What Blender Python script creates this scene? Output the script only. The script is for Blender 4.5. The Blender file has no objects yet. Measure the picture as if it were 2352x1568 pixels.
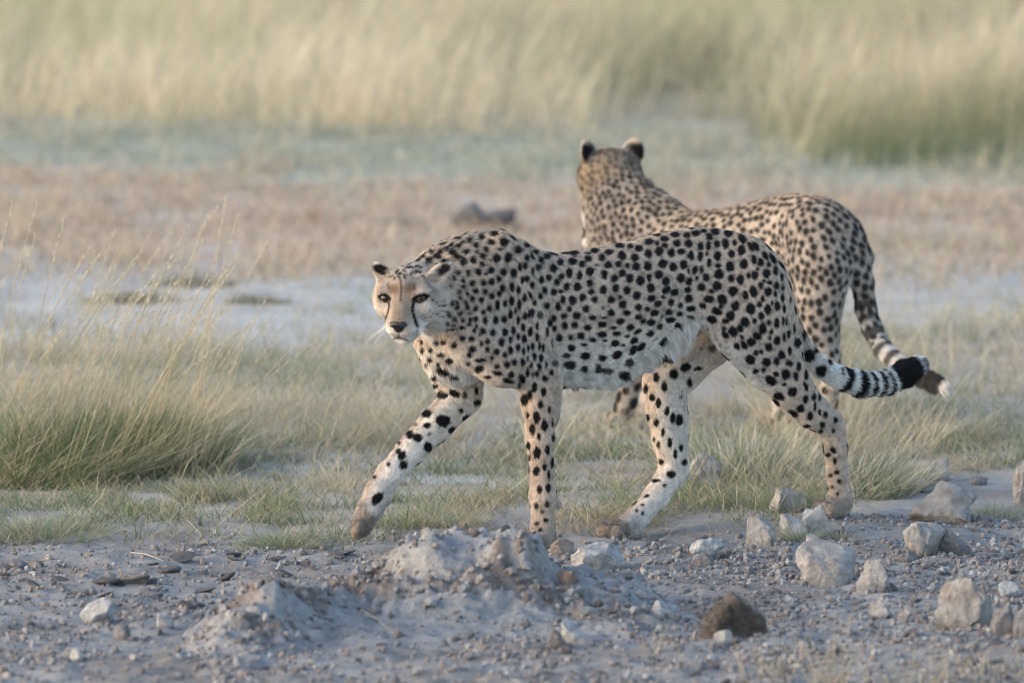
import bpy, bmesh, math, random
import numpy as np
from mathutils import Vector, Matrix
from mathutils.bvhtree import BVHTree

rng = np.random.default_rng(7)
random.seed(7)
SC = bpy.context.scene
DENOISE = True
COL = SC.collection

# ------------------------------------------------------------------ camera, sky, sun, exposure
CAM_H = 2.3
PITCH = 0.0933
FPX = 300 / 36 * 2352.0            # focal length in design pixels (frame 2352 x 1568)
cam = bpy.data.cameras.new('camera')
cam.lens = 300
cam.sensor_width = 36
cam.clip_start = 0.5
cam.clip_end = 3000
cam.dof.use_dof = True
cam.dof.focus_distance = 19.72
cam.dof.aperture_fstop = 4.3
cam.dof.aperture_blades = 9
camo = bpy.data.objects.new('camera', cam)
COL.objects.link(camo)
camo.location = (0, 0, CAM_H)
camo.rotation_euler = (math.pi / 2 - PITCH, 0, 0)
SC.camera = camo

SUN_EL, SUN_AZ = math.radians(17), math.radians(-105)   # azimuth from +Y, clockwise positive: low on the left
world = bpy.data.worlds.new('World')
SC.world = world
world.use_nodes = True
wn = world.node_tree.nodes
sky = wn.new('ShaderNodeTexSky')
sky.sky_type = 'NISHITA'
sky.sun_disc = False
sky.sun_elevation = SUN_EL
sky.sun_rotation = SUN_AZ
sky.air_density = 1.0
sky.dust_density = 1.5
sky.ozone_density = 0.9
world.node_tree.links.new(sky.outputs[0], wn['Background'].inputs[0])
wn['Background'].inputs[1].default_value = 0.12
sun = bpy.data.lights.new('sun', 'SUN')
sun.energy = 0.5
sun.angle = math.radians(50)
sun.color = (1.0, 0.91, 0.83)
suno = bpy.data.objects.new('sun', sun)
COL.objects.link(suno)
sd = Vector((math.sin(SUN_AZ) * math.cos(SUN_EL), math.cos(SUN_AZ) * math.cos(SUN_EL), math.sin(SUN_EL)))
suno.rotation_euler = sd.to_track_quat('Z', 'Y').to_euler()
suno.location = (-6, 14, 8)
SC.view_settings.view_transform = 'Standard'
SC.view_settings.look = 'None'
SC.view_settings.exposure = 1.93
SC.view_settings.gamma = 1
SC.view_settings.use_curve_mapping = False
try:
    SC.cycles.max_bounces = 6
    SC.cycles.diffuse_bounces = 3
    SC.cycles.use_adaptive_sampling = True
    SC.cycles.adaptive_threshold = 0.006
    SC.cycles.use_denoising = DENOISE
    SC.cycles.filter_width = 1.15
except Exception:
    pass

# ------------------------------------------------------------------ small helpers
CA, SA = math.cos(PITCH), math.sin(PITCH)
CAMP = np.array([0, 0, CAM_H])
RIGHT = np.array([1.0, 0, 0])
UPV = np.array([0, SA, CA])
VIEW = np.array([0, CA, -SA])


def ray(x, y):
    u = (x - 1176) / FPX
    v = (784 - y) / FPX
    return np.array([u, CA + v * SA, -SA + v * CA])


def G(x, y, z=0.0):
    d = ray(x, y)
    t = (z - CAM_H) / d[2]
    return CAMP + t * d


def proj(P):
    v = np.asarray(P) - CAMP
    dep = v @ VIEW
    return 1176 + FPX * (v @ RIGHT) / dep, 784 - FPX * (v @ UPV) / dep


def sstep(a, b, x):
    t = np.clip((x - a) / (b - a), 0, 1)
    return t * t * (3 - 2 * t)


def _hash(i, j, k, seed):
    h = (i * 374761393 + j * 668265263 + k * 2147483647 + seed * 1274126177) & 0xFFFFFFFF
    h = ((h ^ (h >> 13)) * 1274126177) & 0xFFFFFFFF
    h = h ^ (h >> 16)
    return (h & 0xFFFF) / 32767.5 - 1.0


def noise3(P, seed=0):
    P = np.asarray(P, float)
    I = np.floor(P).astype(np.int64)
    f = P - I
    f = f * f * f * (f * (f * 6 - 15) + 10)
    r = 0
    for dx in (0, 1):
        wx = f[:, 0] if dx else 1 - f[:, 0]
        for dy in (0, 1):
            wy = f[:, 1] if dy else 1 - f[:, 1]
            for dz in (0, 1):
                wz = f[:, 2] if dz else 1 - f[:, 2]
                r = r + wx * wy * wz * _hash(I[:, 0] + dx, I[:, 1] + dy, I[:, 2] + dz, seed)
    return r


def fbm(P, octv=4, seed=0, gain=0.5):
    P = np.asarray(P, float)
    a, s, r = 1.0, 0.0, 0
    for o in range(octv):
        r = r + a * noise3(P * (2.03 ** o) + 17.3 * o, seed + o)
        s += a
        a *= gain
    return r / s


def n2(X, Y, sc, octv=3, seed=0, gain=0.5):
    return fbm(np.stack([X * sc, Y * sc, np.zeros_like(X)], 1), octv, seed, gain)


def make_mesh(name, V, quads=None, tris=None, smooth=True):
    V = np.asarray(V, np.float32)
    me = bpy.data.meshes.new(name)
    me.vertices.add(len(V))
    me.vertices.foreach_set('co', V.ravel())
    idx, tot = [], []
    if quads is not None and len(quads):
        idx.append(np.asarray(quads, np.int32).ravel()); tot.append(np.full(len(quads), 4, np.int32))
    if tris is not None and len(tris):
        idx.append(np.asarray(tris, np.int32).ravel()); tot.append(np.full(len(tris), 3, np.int32))
    idx = np.concatenate(idx); tot = np.concatenate(tot)
    me.loops.add(len(idx))
    me.loops.foreach_set('vertex_index', idx)
    me.polygons.add(len(tot))
    start = np.concatenate([[0], np.cumsum(tot)[:-1]]).astype(np.int32)
    me.polygons.foreach_set('loop_start', start)
    me.polygons.foreach_set('loop_total', tot)
    me.update(calc_edges=True)
    me.polygons.foreach_set('use_smooth', np.full(len(tot), smooth, bool))
    return me


def set_col(me, C, name='col'):
    a = me.color_attributes.new(name, 'FLOAT_COLOR', 'POINT')
    c4 = np.ones((len(C), 4), np.float32)
    c4[:, :3] = C
    a.data.foreach_set('color', c4.ravel())


def link(name, data, mat=None, parent=None):
    o = bpy.data.objects.new(name, data)
    COL.objects.link(o)
    if mat is not None:
        data.materials.append(mat)
    if parent is not None:
        o.parent = parent
    return o


def tag(o, label=None, cat=None, group=None, kind=None):
    if label: o['label'] = label
    if cat: o['category'] = cat
    if group: o['group'] = group
    if kind: o['kind'] = kind
    return o


# ------------------------------------------------------------------ materials
def new_mat(name):
    m = bpy.data.materials.new(name)
    m.use_nodes = True
    nt = m.node_tree
    return m, nt, nt.nodes['Principled BSDF']


def attr_mat(name, rough=0.85, attr='col', nscale=60, namp=0.25, bump=0.0, bscale=200, spec=0.25, hsv=None, coarse=None):
    """colour attribute x fine procedural noise, with optional bump"""
    m, nt, b = new_mat(name)
    N, Lk = nt.nodes, nt.links
    at = N.new('ShaderNodeAttribute'); at.attribute_name = attr
    tc = N.new('ShaderNodeTexCoord')
    nz = N.new('ShaderNodeTexNoise'); nz.inputs['Scale'].default_value = nscale
    nz.inputs['Detail'].default_value = 6; nz.inputs['Roughness'].default_value = 0.65
    Lk.new(tc.outputs['Object'], nz.inputs['Vector'])
    mr = N.new('ShaderNodeMapRange')
    mr.inputs[1].default_value = 0.25; mr.inputs[2].default_value = 0.75
    mr.inputs[3].default_value = 1 - namp; mr.inputs[4].default_value = 1 + namp
    Lk.new(nz.outputs[0], mr.inputs[0])
    mx = N.new('ShaderNodeVectorMath'); mx.operation = 'SCALE'
    Lk.new(at.outputs['Color'], mx.inputs[0]); Lk.new(mr.outputs[0], mx.inputs['Scale'])
    Lk.new(mx.outputs[0], b.inputs['Base Color'])
    b.inputs['Roughness'].default_value = rough
    b.inputs['Specular IOR Level'].default_value = spec
    if bump > 0:
        nb = N.new('ShaderNodeTexNoise'); nb.inputs['Scale'].default_value = bscale
        nb.inputs['Detail'].default_value = 8; nb.inputs['Roughness'].default_value = 0.7
        Lk.new(tc.outputs['Object'], nb.inputs['Vector'])
        bp = N.new('ShaderNodeBump'); bp.inputs['Strength'].default_value = bump
        bp.inputs['Distance'].default_value = 0.02
        Lk.new(nb.outputs[0], bp.inputs['Height']); Lk.new(bp.outputs[0], b.inputs['Normal'])
    return m


def grass_mat(name, transl=0.35):
    m, nt, b = new_mat(name)
    N, Lk = nt.nodes, nt.links
    at = N.new('ShaderNodeAttribute'); at.attribute_name = 'col'
    tc = N.new('ShaderNodeTexCoord')
    nz = N.new('ShaderNodeTexNoise'); nz.inputs['Scale'].default_value = 25
    Lk.new(tc.outputs['Object'], nz.inputs['Vector'])
    mr = N.new('ShaderNodeMapRange'); mr.inputs[1].default_value = 0.3; mr.inputs[2].default_value = 0.7
    mr.inputs[3].default_value = 0.8; mr.inputs[4].default_value = 1.2
    Lk.new(nz.outputs[0], mr.inputs[0])
    mx = N.new('ShaderNodeVectorMath'); mx.operation = 'SCALE'
    Lk.new(at.outputs['Color'], mx.inputs[0]); Lk.new(mr.outputs[0], mx.inputs['Scale'])
    Lk.new(mx.outputs[0], b.inputs['Base Color'])
    b.inputs['Roughness'].default_value = 0.7
    b.inputs['Specular IOR Level'].default_value = 0.2
    tr = N.new('ShaderNodeBsdfTranslucent')
    Lk.new(mx.outputs[0], tr.inputs['Color'])
    ms = N.new('ShaderNodeMixShader'); ms.inputs[0].default_value = transl
    Lk.new(b.outputs[0], ms.inputs[1]); Lk.new(tr.outputs[0], ms.inputs[2])
    Lk.new(ms.outputs[0], N['Material Output'].inputs['Surface'])
    return m


def plain_mat(name, col, rough=0.5, spec=0.5, nscale=80, namp=0.2):
    m, nt, b = new_mat(name)
    N, Lk = nt.nodes, nt.links
    tc = N.new('ShaderNodeTexCoord')
    nz = N.new('ShaderNodeTexNoise'); nz.inputs['Scale'].default_value = nscale; nz.inputs['Detail'].default_value = 5
    Lk.new(tc.outputs['Object'], nz.inputs['Vector'])
    cr = N.new('ShaderNodeValToRGB')
    c = np.array(col)
    cr.color_ramp.elements[0].position = 0.3; cr.color_ramp.elements[1].position = 0.7
    cr.color_ramp.elements[0].color = (*np.clip(c * (1 - namp), 0, 1), 1)
    cr.color_ramp.elements[1].color = (*np.clip(c * (1 + namp), 0, 1), 1)
    Lk.new(nz.outputs[0], cr.inputs[0]); Lk.new(cr.outputs[0], b.inputs['Base Color'])
    b.inputs['Roughness'].default_value = rough
    b.inputs['Specular IOR Level'].default_value = spec
    return m


M_FUR = attr_mat('fur_strands', rough=0.75, nscale=90, namp=0.08, spec=0.12)
M_COAT = attr_mat('short_coat', rough=0.85, nscale=160, namp=0.12, bump=0.15, bscale=500, spec=0.1)
M_GROUND = attr_mat('dry_ground', rough=0.95, nscale=34, namp=0.22, bump=0.55, bscale=60, spec=0.1)
M_MOUND = attr_mat('crumbly_dirt', rough=0.95, nscale=60, namp=0.28, bump=0.7, bscale=110, spec=0.1)
M_ROCK = attr_mat('pale_rock', rough=0.95, nscale=55, namp=0.30, bump=1.0, bscale=70, spec=0.08)
M_GRASS = grass_mat('grass_blades')
M_EYE = plain_mat('amber_iris', (0.042, 0.024, 0.015), 0.15, 0.5, 300, 0.4)
M_PUPIL = plain_mat('dark_pupil', (0.006, 0.005, 0.005), 0.08, 0.6)
M_NOSE = plain_mat('black_nose_leather', (0.010, 0.010, 0.012), 0.42, 0.45, 500, 0.4)
M_WHISK = plain_mat('white_whisker', (0.75, 0.73, 0.70), 0.5, 0.3)
# ------------------------------------------------------------------ animals: implicit body -> one continuous mesh
class Frame:
    """body frame: local x = forward, y = animal's left, z = up; px() puts an image point on the plane q = const"""
    def __init__(s, theta_deg, ref_px, ref_q, ref_z=0.0):
        th = math.radians(theta_deg)
        s.fwd = np.array([-math.cos(th), -math.sin(th), 0])
        s.left = np.array([math.sin(th), -math.cos(th), 0])
        s.o = G(ref_px[0], ref_px[1], ref_z) - s.left * ref_q
        s.o[2] = 0
        s.R = np.stack([s.fwd, s.left, [0, 0, 1]])       # rows: world -> local
        s.M = Matrix(((s.fwd[0], s.left[0], 0, s.o[0]), (s.fwd[1], s.left[1], 0, s.o[1]), (0, 0, 1, 0), (0, 0, 0, 1)))
        s.view = s.R @ VIEW
        s.right = s.R @ RIGHT
        s.up = s.R @ UPV

    def px(s, x, y, q=0.0):
        d = ray(x, y)
        t = (q - (CAMP - s.o) @ s.left) / (d @ s.left)
        return s.R @ (CAMP + t * d - s.o)

    def dirl(s, w):
        return s.R @ np.asarray(w, float)

    def world(s, P):
        return np.asarray(P) @ s.R + s.o


class Prim:
    def __init__(s, fn, k=0.03, sub=False, **at):
        s.fn, s.k, s.sub = fn, k, sub
        s.flow = np.array(at.get('flow', (-1, 0, 0)), float)
        s.len = at.get('len', 0.008)
        s.sp = at.get('sp', 0.044)
        s.pale = at.get('pale', 0.0)
        s.med = at.get('med', 0.0)
        s.tan = at.get('tan', 0.0)
        s.dirt = at.get('dirt', 0.0)
        s.kind = at.get('kind', 'body')


def seg_fn(a, b, ra, rb, sq=1.0):
    a, b = np.array(a, float), np.array(b, float)
    ab = b - a
    L2 = ab @ ab + 1e-12

    def f(P):
        t = np.clip(((P - a) @ ab) / L2, 0, 1)
        v = P - a - t[:, None] * ab
        if sq != 1.0:
            v[:, 1] /= sq
        return (np.sqrt((v * v).sum(1)) - (ra + (rb - ra) * t)) * min(1.0, sq)
    return f


def ell_fn(c, rad, M=None):
    c, rad = np.array(c, float), np.array(rad, float)

    def f(P):
        v = P - c
        if M is not None:
            v = v @ M                    # columns of M: the ellipsoid's own axes
        k0 = np.sqrt(((v / rad) ** 2).sum(1)) + 1e-9
        k1 = np.sqrt(((v / rad ** 2) ** 2).sum(1)) + 1e-9
        return k0 * (k0 - 1) / k1
    return f


def torso_fn(top, bot, wid, egg=0.22):
    """loft: lists of local (p, z) for top and bottom, (p, w) for half width"""
    lo = min(t[0] for t in top); hi = max(t[0] for t in top)
    s = np.linspace(lo, hi, 260)

    def smooth(lst, n=9):
        l = np.array(sorted(lst))
        v = np.interp(s, l[:, 0], l[:, 1])
        ker = np.hanning(2 * n + 3)[1:-1]; ker /= ker.sum()
        return np.convolve(np.pad(v, n, mode='edge'), ker, mode='valid')
    T, B, Wd = smooth(top), smooth(bot), smooth(wid)

    def f(P):
        p = np.clip(P[:, 0], lo, hi)
        t, b, w = np.interp(p, s, T), np.interp(p, s, B), np.interp(p, s, Wd)
        zc, h = (t + b) / 2, np.maximum((t - b) / 2, 0.004)
        dz = P[:, 2] - zc
        w = np.maximum(w * (1 - egg * np.clip(-dz / h, 0, 1.3) ** 2), 0.004)
        a = P[:, 1] / w; c = dz / h
        k0 = np.sqrt(a * a + c * c) + 1e-9
        k1 = np.sqrt((a / w) ** 2 + (c / h) ** 2) + 1e-9
        d = k0 * (k0 - 1) / k1
        e = np.abs(P[:, 0] - p)
        return np.where(e > 0, np.sqrt(np.maximum(d, 0) ** 2 + e * e) + np.minimum(d, 0) * 0, d)
    return f


def smin(a, b, k):
    h = np.clip(0.5 + 0.5 * (b - a) / k, 0, 1)
    return b + (a - b) * h - k * h * (1 - h)


def eval_all(prims, P):
    d = np.full(len(P), 9.0)
    for pr in prims:
        v = pr.fn(P)
        d = -smin(-d, v, pr.k) if pr.sub else smin(d, v, pr.k)
    return d


def polygonise(prims, h):
    """blocked naive surface nets"""
    bb_lo, bb_hi = np.array([-1.6, -0.6, -0.12]), np.array([1.0, 0.6, 1.1])
    # coarse scan
    B = 4
    H = h * B
    n = np.ceil((bb_hi - bb_lo) / H).astype(int)
    gx = np.stack(np.meshgrid(*[np.arange(k) for k in n], indexing='ij'), -1).reshape(-1, 3)
    C = bb_lo + (gx + 0.5) * H
    d = np.full(len(C), 9.0)
    vals = []
    for pr in prims:
        v = pr.fn(C).astype(np.float32)
        vals.append(v)
        if not pr.sub:
            d = smin(d, v, pr.k)
    dd = d
    for pr, v in zip(prims, vals):
        if pr.sub:
            dd = -smin(-dd, v, pr.k)
    act = (np.abs(dd) < H * 1.7)
    act |= (np.abs(d) < H * 1.7)
    gxa = gx[act]; da = d[act]
    nb = len(gxa)
    loc = np.stack(np.meshgrid(*[np.arange(B + 1)] * 3, indexing='ij'), -1).reshape(-1, 3)
    base = gxa * B
    F = np.full((nb, len(loc)), 9.0)
    for pr, v in zip(prims, vals):
        va = v[act]
        m = va < np.maximum(da, 0) + 2 * H + pr.k * 1.3 + 0.012
        if not m.any():
            continue
        bi = base[m]
        Pm = (bb_lo + (bi[:, None, :] + loc[None]) * h).reshape(-1, 3)
        val = pr.fn(Pm).reshape(-1, len(loc))
        F[m] = -smin(-F[m], val, pr.k) if pr.sub else smin(F[m], val, pr.k)
    F = F.reshape(nb, B + 1, B + 1, B + 1)
    S = F < 0
    # per-cell corner gather
    cs = [(i, j, k) for i in (0, 1) for j in (0, 1) for k in (0, 1)]
    cor = np.stack([F[:, i:i + B, j:j + B, k:k + B] for i, j, k in cs], -1)
    neg = (cor < 0).sum(-1)
    b_, i_, j_, k_ = np.nonzero((neg > 0) & (neg < 8))
    cv = cor[b_, i_, j_, k_]                                     # N x 8
    cell = base[b_] + np.stack([i_, j_, k_], 1)
    cpos = np.array(cs, float)
    acc = np.zeros((len(cell), 3)); cnt = np.zeros(len(cell))
    for a in range(8):
        for c in range(a + 1, 8):
            if np.abs(cpos[a] - cpos[c]).sum() != 1:
                continue
            va, vb = cv[:, a], cv[:, c]
            x = (va < 0) != (vb < 0)
            t = np.where(x, va / np.where(x, va - vb, 1), 0)
            acc += np.where(x[:, None], cpos[a] + t[:, None] * (cpos[c] - cpos[a]), 0)
            cnt += x
    V = bb_lo + (cell + acc / cnt[:, None]) * h
    dims = n * B + 2
    key = (cell[:, 0] * dims[1] + cell[:, 1]) * dims[2] + cell[:, 2]
    order = np.argsort(key); skey = key[order]

    def find(k):
        i = np.clip(np.searchsorted(skey, k), 0, len(skey) - 1)
        ok = skey[i] == k
        return order[i], ok
    quads = []
    st = np.array([dims[1] * dims[2], dims[2], 1])
    for ax in range(3):
        e = [0, 0, 0]; e[ax] = 1
        ci0 = cs.index((0, 0, 0)); ci1 = cs.index(tuple(e))
        x = (cv[:, ci0] < 0) != (cv[:, ci1] < 0)
        idx = np.nonzero(x)[0]
        u, w = (ax + 1) % 3, (ax + 2) % 3
        k0 = key[idx]
        i1, o1 = find(k0 - st[u]); i2, o2 = find(k0 - st[u] - st[w]); i3, o3 = find(k0 - st[w])
        ok = o1 & o2 & o3
        q = np.stack([idx, i1, i2, i3], 1)[ok]
        flip = cv[idx[ok], ci0] >= 0
        q[flip] = q[flip][:, ::-1]
        quads.append(q)
    Q = np.concatenate(quads)
    return V, Q


def normals_of(V, Q):
    n = np.cross(V[Q[:, 2]] - V[Q[:, 0]], V[Q[:, 3]] - V[Q[:, 1]])
    N = np.zeros_like(V)
    for c in range(4):
        np.add.at(N, Q[:, c], n)
    return N / (np.linalg.norm(N, axis=1, keepdims=True) + 1e-12)


def paw(fr, base, fdir, size=1.0, tilt=0.0, **at):
    """palm and four toes from an ankle point, toes along fdir (local)"""
    f = np.array(fdir, float); f /= np.linalg.norm(f)
    side = np.cross([0, 0, 1.0], f); side /= np.linalg.norm(side)
    b = np.array(base, float)
    out = [Prim(seg_fn(b, b + f * 0.030 * size + np.array([0, 0, -0.006]), 0.027 * size, 0.026 * size), k=0.02, flow=f, len=0.005, **at)]
    for i, o in enumerate((-0.029, -0.0105, 0.0105, 0.029)):
        L = (0.046, 0.058, 0.058, 0.046)[i] * size
        a0 = b + f * 0.030 * size + side * o * 0.9 * size + np.array([0, 0, 0.000])
        a1 = b + f * L + side * o * 1.05 * size + np.array([0, 0, 0.001])
        a2 = b + f * (L + 0.014 * size) + side * o * 1.08 * size + np.array([0, 0, -0.014 * size])
        out.append(Prim(seg_fn(a0, a1, 0.0115 * size, 0.0125 * size), k=0.005, flow=f, len=0.004, **at))
        out.append(Prim(seg_fn(a1, a2, 0.0135 * size, 0.0095 * size), k=0.006, flow=f, len=0.004, **at))
    return out


def chain(fr, pts, k=0.02, sq=1.0, k0=None, **at):
    """pts: (x, y, q, r) in image pixels, plane q and radius in metres"""
    out = []
    L = [fr.px(x, y, q) for x, y, q, r in pts]
    for i in range(len(pts) - 1):
        d = L[i + 1] - L[i]
        a = dict(at)
        a.setdefault('flow', d / np.linalg.norm(d))
        out.append(Prim(seg_fn(L[i], L[i + 1], pts[i][3], pts[i + 1][3], sq), k=(k0 if (i == 0 and k0) else k), **a))
    return out


class Head:
    """head frame: F forward along the muzzle, R the animal's left (viewer's right in front), U up"""
    def __init__(s, fr, c, F, scale=1.0):
        F = np.array(F, float); F /= np.linalg.norm(F)
        R = np.cross([0, 0, 1.0], F); R /= np.linalg.norm(R)
        U = np.cross(F, R)
        s.c, s.F, s.R, s.U, s.s = np.array(c, float), F, R, U, scale * 0.001
        s.M = np.stack([F, R, U], 1)

    def at(s, f, r, u):
        return s.c + s.s * (f * s.F + r * s.R + u * s.U)

    def coords(s, P):
        return ((P - s.c) @ s.M) / s.s


def head_prims(hd, ears, sp=0.0):
    at = hd.at; S = hd.s
    base = dict(kind='head', len=0.0055, sp=sp, flow=-hd.F)
    o = []

    def E(f, r, u, a, b, c, k=0.015, sub=False, roll=0.0, **kw):
        d = dict(base); d.update(kw)
        M = hd.M
        if roll:
            ca, sa = math.cos(roll), math.sin(roll)
            M = np.stack([hd.F, hd.R * ca + hd.U * sa, -hd.R * sa + hd.U * ca], 1)
        o.append(Prim(ell_fn(at(f, r, u), np.array([a, b, c]) * S, M), k=k, sub=sub, **d))

    def Sg(p, q, ra, rb, k=0.015, sub=False, **kw):
        d = dict(base); d.update(kw)
        o.append(Prim(seg_fn(at(*p), at(*q), ra * S, rb * S), k=k, sub=sub, **d))
    E(0, 0, -5, 66, 69, 52, k=0.03)                           # skull
    Sg((44, 0, -22), (82, 0, -44), 41, 31, k=0.022)            # muzzle
    Sg((40, 0, 22), (96, 0, -20), 26, 16, k=0.014)             # nose bridge
    Sg((76, -20, -50), (91, -16, -52), 21, 17, k=0.008)        # whisker pads
    Sg((76, 20, -50), (91, 16, -52), 21, 17, k=0.008)
    Sg((62, 0, -76), (84, 0, -82), 20, 14, k=0.010)            # chin
    for sg in (-1, 1):
        E(18, sg * 46, -20, 40, 30, 36, k=0.02)                # cheek
        Sg((10, sg * 38, -44), (62, sg * 15, -68), 24, 17, k=0.02)   # jaw
        Sg((58, sg * 18, -72), (78, sg * 13, -74), 18, 15, k=0.010)
        E(47, sg * 38, 19, 20, 26, 11, k=0.012)                # brow
        E(40, sg * 42, -20, 22, 25, 20, k=0.016)               # cheek bone
        E(-4, sg * 62, -30, 34, 20, 40, k=0.02, len=0.013)      # ruff
        E(66, sg * 41, 4, 18, 16, 4.1, k=0.003, sub=True, roll=sg * 0.28)   # eye opening
        E(54, sg * 40, 3, 12, 12, 10, k=0.003, sub=True)       # socket behind the lids
    Sg((103, -17, -74), (104, 0, -69), 1.5, 2.0, k=0.003, sub=True)   # mouth line
    Sg((103, 17, -74), (104, 0, -69), 1.5, 2.0, k=0.003, sub=True)
    for (c, ax, nrm, ra) in ears:
        ax = np.array(ax, float); ax /= np.linalg.norm(ax)
        nrm = np.array(nrm, float); nrm -= ax * (nrm @ ax); nrm /= np.linalg.norm(nrm)
        sd_ = np.cross(ax, nrm)
        Mx = np.stack([ax, sd_, nrm], 1)
        cc = at(*c)
        Mw = hd.M @ Mx
        kw = dict(base); kw.update(kind='ear', len=0.007, flow=Mw[:, 0])
        o.append(Prim(ell_fn(cc, np.array(ra) * S, Mw), k=0.010, **kw))
        o.append(Prim(ell_fn(cc + Mw[:, 2] * ra[2] * 1.0 * S + Mw[:, 0] * ra[0] * 0.12 * S,
                             np.array([ra[0] * 0.82, ra[1] * 0.74, ra[2] * 0.95]) * S, Mw), k=0.004, sub=True, **kw))
    return o


# spots traced from the photograph: (origin x, origin y, scale, [(X, Y, rx, ry, rot, strength)])
SPOTS = []


def sp(ox, oy, s, txt):
    for t in txt.split(';'):
        v = [float(a) for a in t.split(',')]
        x, y, rx = v[0], v[1], v[2]
        ry = v[3] if len(v) > 3 else rx
        rot = v[4] if len(v) > 4 else 0
        st = v[5] if len(v) > 5 else 1
        SPOTS.append((ox + x * s, oy + y * s, rx * s, ry * s, math.radians(rot), st))


sp(955.5, 514.5, .24614, '735,98,38,20,-10;613,125,28,25;705,175,33,24;820,170,38,35;930,130,30,16;553,205,27,22;498,160,20,24;650,242,24,26;780,240,22,14,0,.8;952,243,33,32;1030,203,30,20;1105,210,26,14;470,268,28,20;572,262,22,20,0,.7;622,308,28,25;750,322,32,38;857,317,33,45;1032,318,20,28;1080,305,15,32,-25;1117,265,28,20;1175,213,25,8;1240,218,20,7;1335,232,30,9;1222,303,35,24;1293,270,32,20;1388,273,33,22;1472,270,40,24;1540,240,35,14;1165,340,28,27;535,340,28,30;615,377,25,24;695,345,14,14,0,.4;1345,358,27,30;1460,352,40,30;1605,325,34,28;1668,250,40,22;1735,205,38,18;1820,172,34,13;1605,278,25,10;1548,375,28,27;967,405,18,38;1018,392,20,30;1088,445,17,30;1140,408,25,28;1280,413,30,36;390,457,20,20;482,465,20,30;577,450,28,30;650,470,14;697,435,26,30;815,450,30,34;910,460,28,42;1430,458,30,42;1525,483,24,36;1622,443,33,38;523,552,25,26;627,548,26,28;703,537,28,30;770,513,23,28;1168,525,25,32;1237,502,24,28;1317,545,24,30;1357,490,24,26;990,525,18,30;1033,512,20,26;1405,583,28,32;1503,587,30,38;1622,552,28,30;435,525,15,25;555,625,24,25;645,632,22,24;703,670,24,26;805,600,22,34;895,588,22,42;957,618,19,35;1085,570,20,30;775,652,20,28;1012,688,22,34;1200,620,24,28;1283,635,28,30;1350,628,20,16;1160,675,20,28;1636,635,28,24;437,590,16,18;478,652,18,24;400,690,15,18;523,698,23,26;608,707,22,26;890,717,24,40;1065,668,14,45,-25;1105,735,18,26;1370,708,22,32;1460,713,34,38;1553,685,28,32;1668,705,30,28;465,735,18,20;375,735,18,16;760,755,22,38;828,740,18,30;960,752,20,40;1220,765,26,28;1325,768,22,36;1585,790,30,30;1430,792,22,25;378,778,22,20;480,778,20,22;555,788,20,25;685,788,22,28;627,822,18,22;927,808,14,26;880,838,20,40;1498,855,34,32;1380,860,28,26;1155,850,25,35,0,.7;1645,873,30,24;410,835,18,22;303,845,20,28,0,.8;357,890,22,25,0,.8;558,887,18,22;643,900,18,32;742,897,22,36;818,890,25,30;1018,858,20,38;1085,830,18,35;1058,838,14,38;955,900,15,38;1285,880,24,30;1250,920,24,32;1388,948,28,30;1478,940,28,27;1600,968,33,24;505,895,16,22;437,900,15,18;430,968,26,16;498,935,18,14;565,955,13,20;545,995,16,20;622,1000,24,26;713,1012,25,30;828,1012,28,36;908,997,20,36;998,962,18,32;1065,1005,22,40;1128,950,14,35;1130,1055,16,34;1290,975,20,25;1440,1058,20,22;1538,1042,34,30;1335,1062,28,32;1648,1080,30,20;593,1032,10,16;663,1095,22,25;793,1105,28,34;882,1080,18,28;952,1050,16,32;1010,1075,22,40;437,1070,24,24;518,1070,24,22;612,1118,14,22;1450,1155,34,30;1568,1125,25,13;664,1170,18,24;750,1193,25,25;828,1222,20,22;880,1178,20,36;950,1155,18,34;1000,1190,16,30;1045,1165,12,34;1088,1145,17,32;1150,1140,13,32;1185,1150,10,40;528,1170,28,26;500,1222,22,22;708,1248,18,18;1580,1228,45,32;1405,1225,34,22,0,.8;605,1268,46,18;593,1348,38,30;847,1312,26,30;917,1290,22,28;995,1290,22,34;755,1328,24,22;1070,1315,14,32;1103,1235,20,34;1150,1330,20,34;1040,1255,9,25;1165,1255,20,40;1212,1310,10,32;1040,1380,16,35;1125,1398,18,26,-20;1090,1410,12,20;890,1405,28,28;765,1388,42,20,15;860,1460,50,20,15;985,1440,25,42,-20;965,1500,14,28;1203,1440,24,28;1265,1388,18,26;1425,1310,44,28,0,.9;1570,1345,28,24,0,.9;1700,1335,26,26,0,.85;1760,1365,26,22,0,.8;1295,1300,26,26,0,.7;187,1110,26,20;258,1105,26,20;357,1130,22,26;135,1175,16,18;232,1222,32,20;312,1275,36,25;130,1268,20,20;62,1180,14,25;55,1100,16,22;210,1310,18,14;250,1375,60,28,20;360,1428,35,18;170,1428,32,16;102,1310,10,14;490,1300,18,18,0,.7;675,1425,30,16;105,1025,26,14;340,275,34,30;200,310,34,28;120,350,32,26;95,385,28,22;440,355,30,35,0,.9;280,235,28,22;400,215,24,22;60,315,28,22;260,360,30,24;150,265,24,18;440,180,22,18;330,210,24,18;230,270,24,20;20,345,24,20;380,310,24,26;350,510,12,22;330,740,18,26;330,985,50,9,-8;350,945,20,12;290,930,16,20;400,640,14,18;250,760,14,12;500,830,24,12,0,.5')
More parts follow.
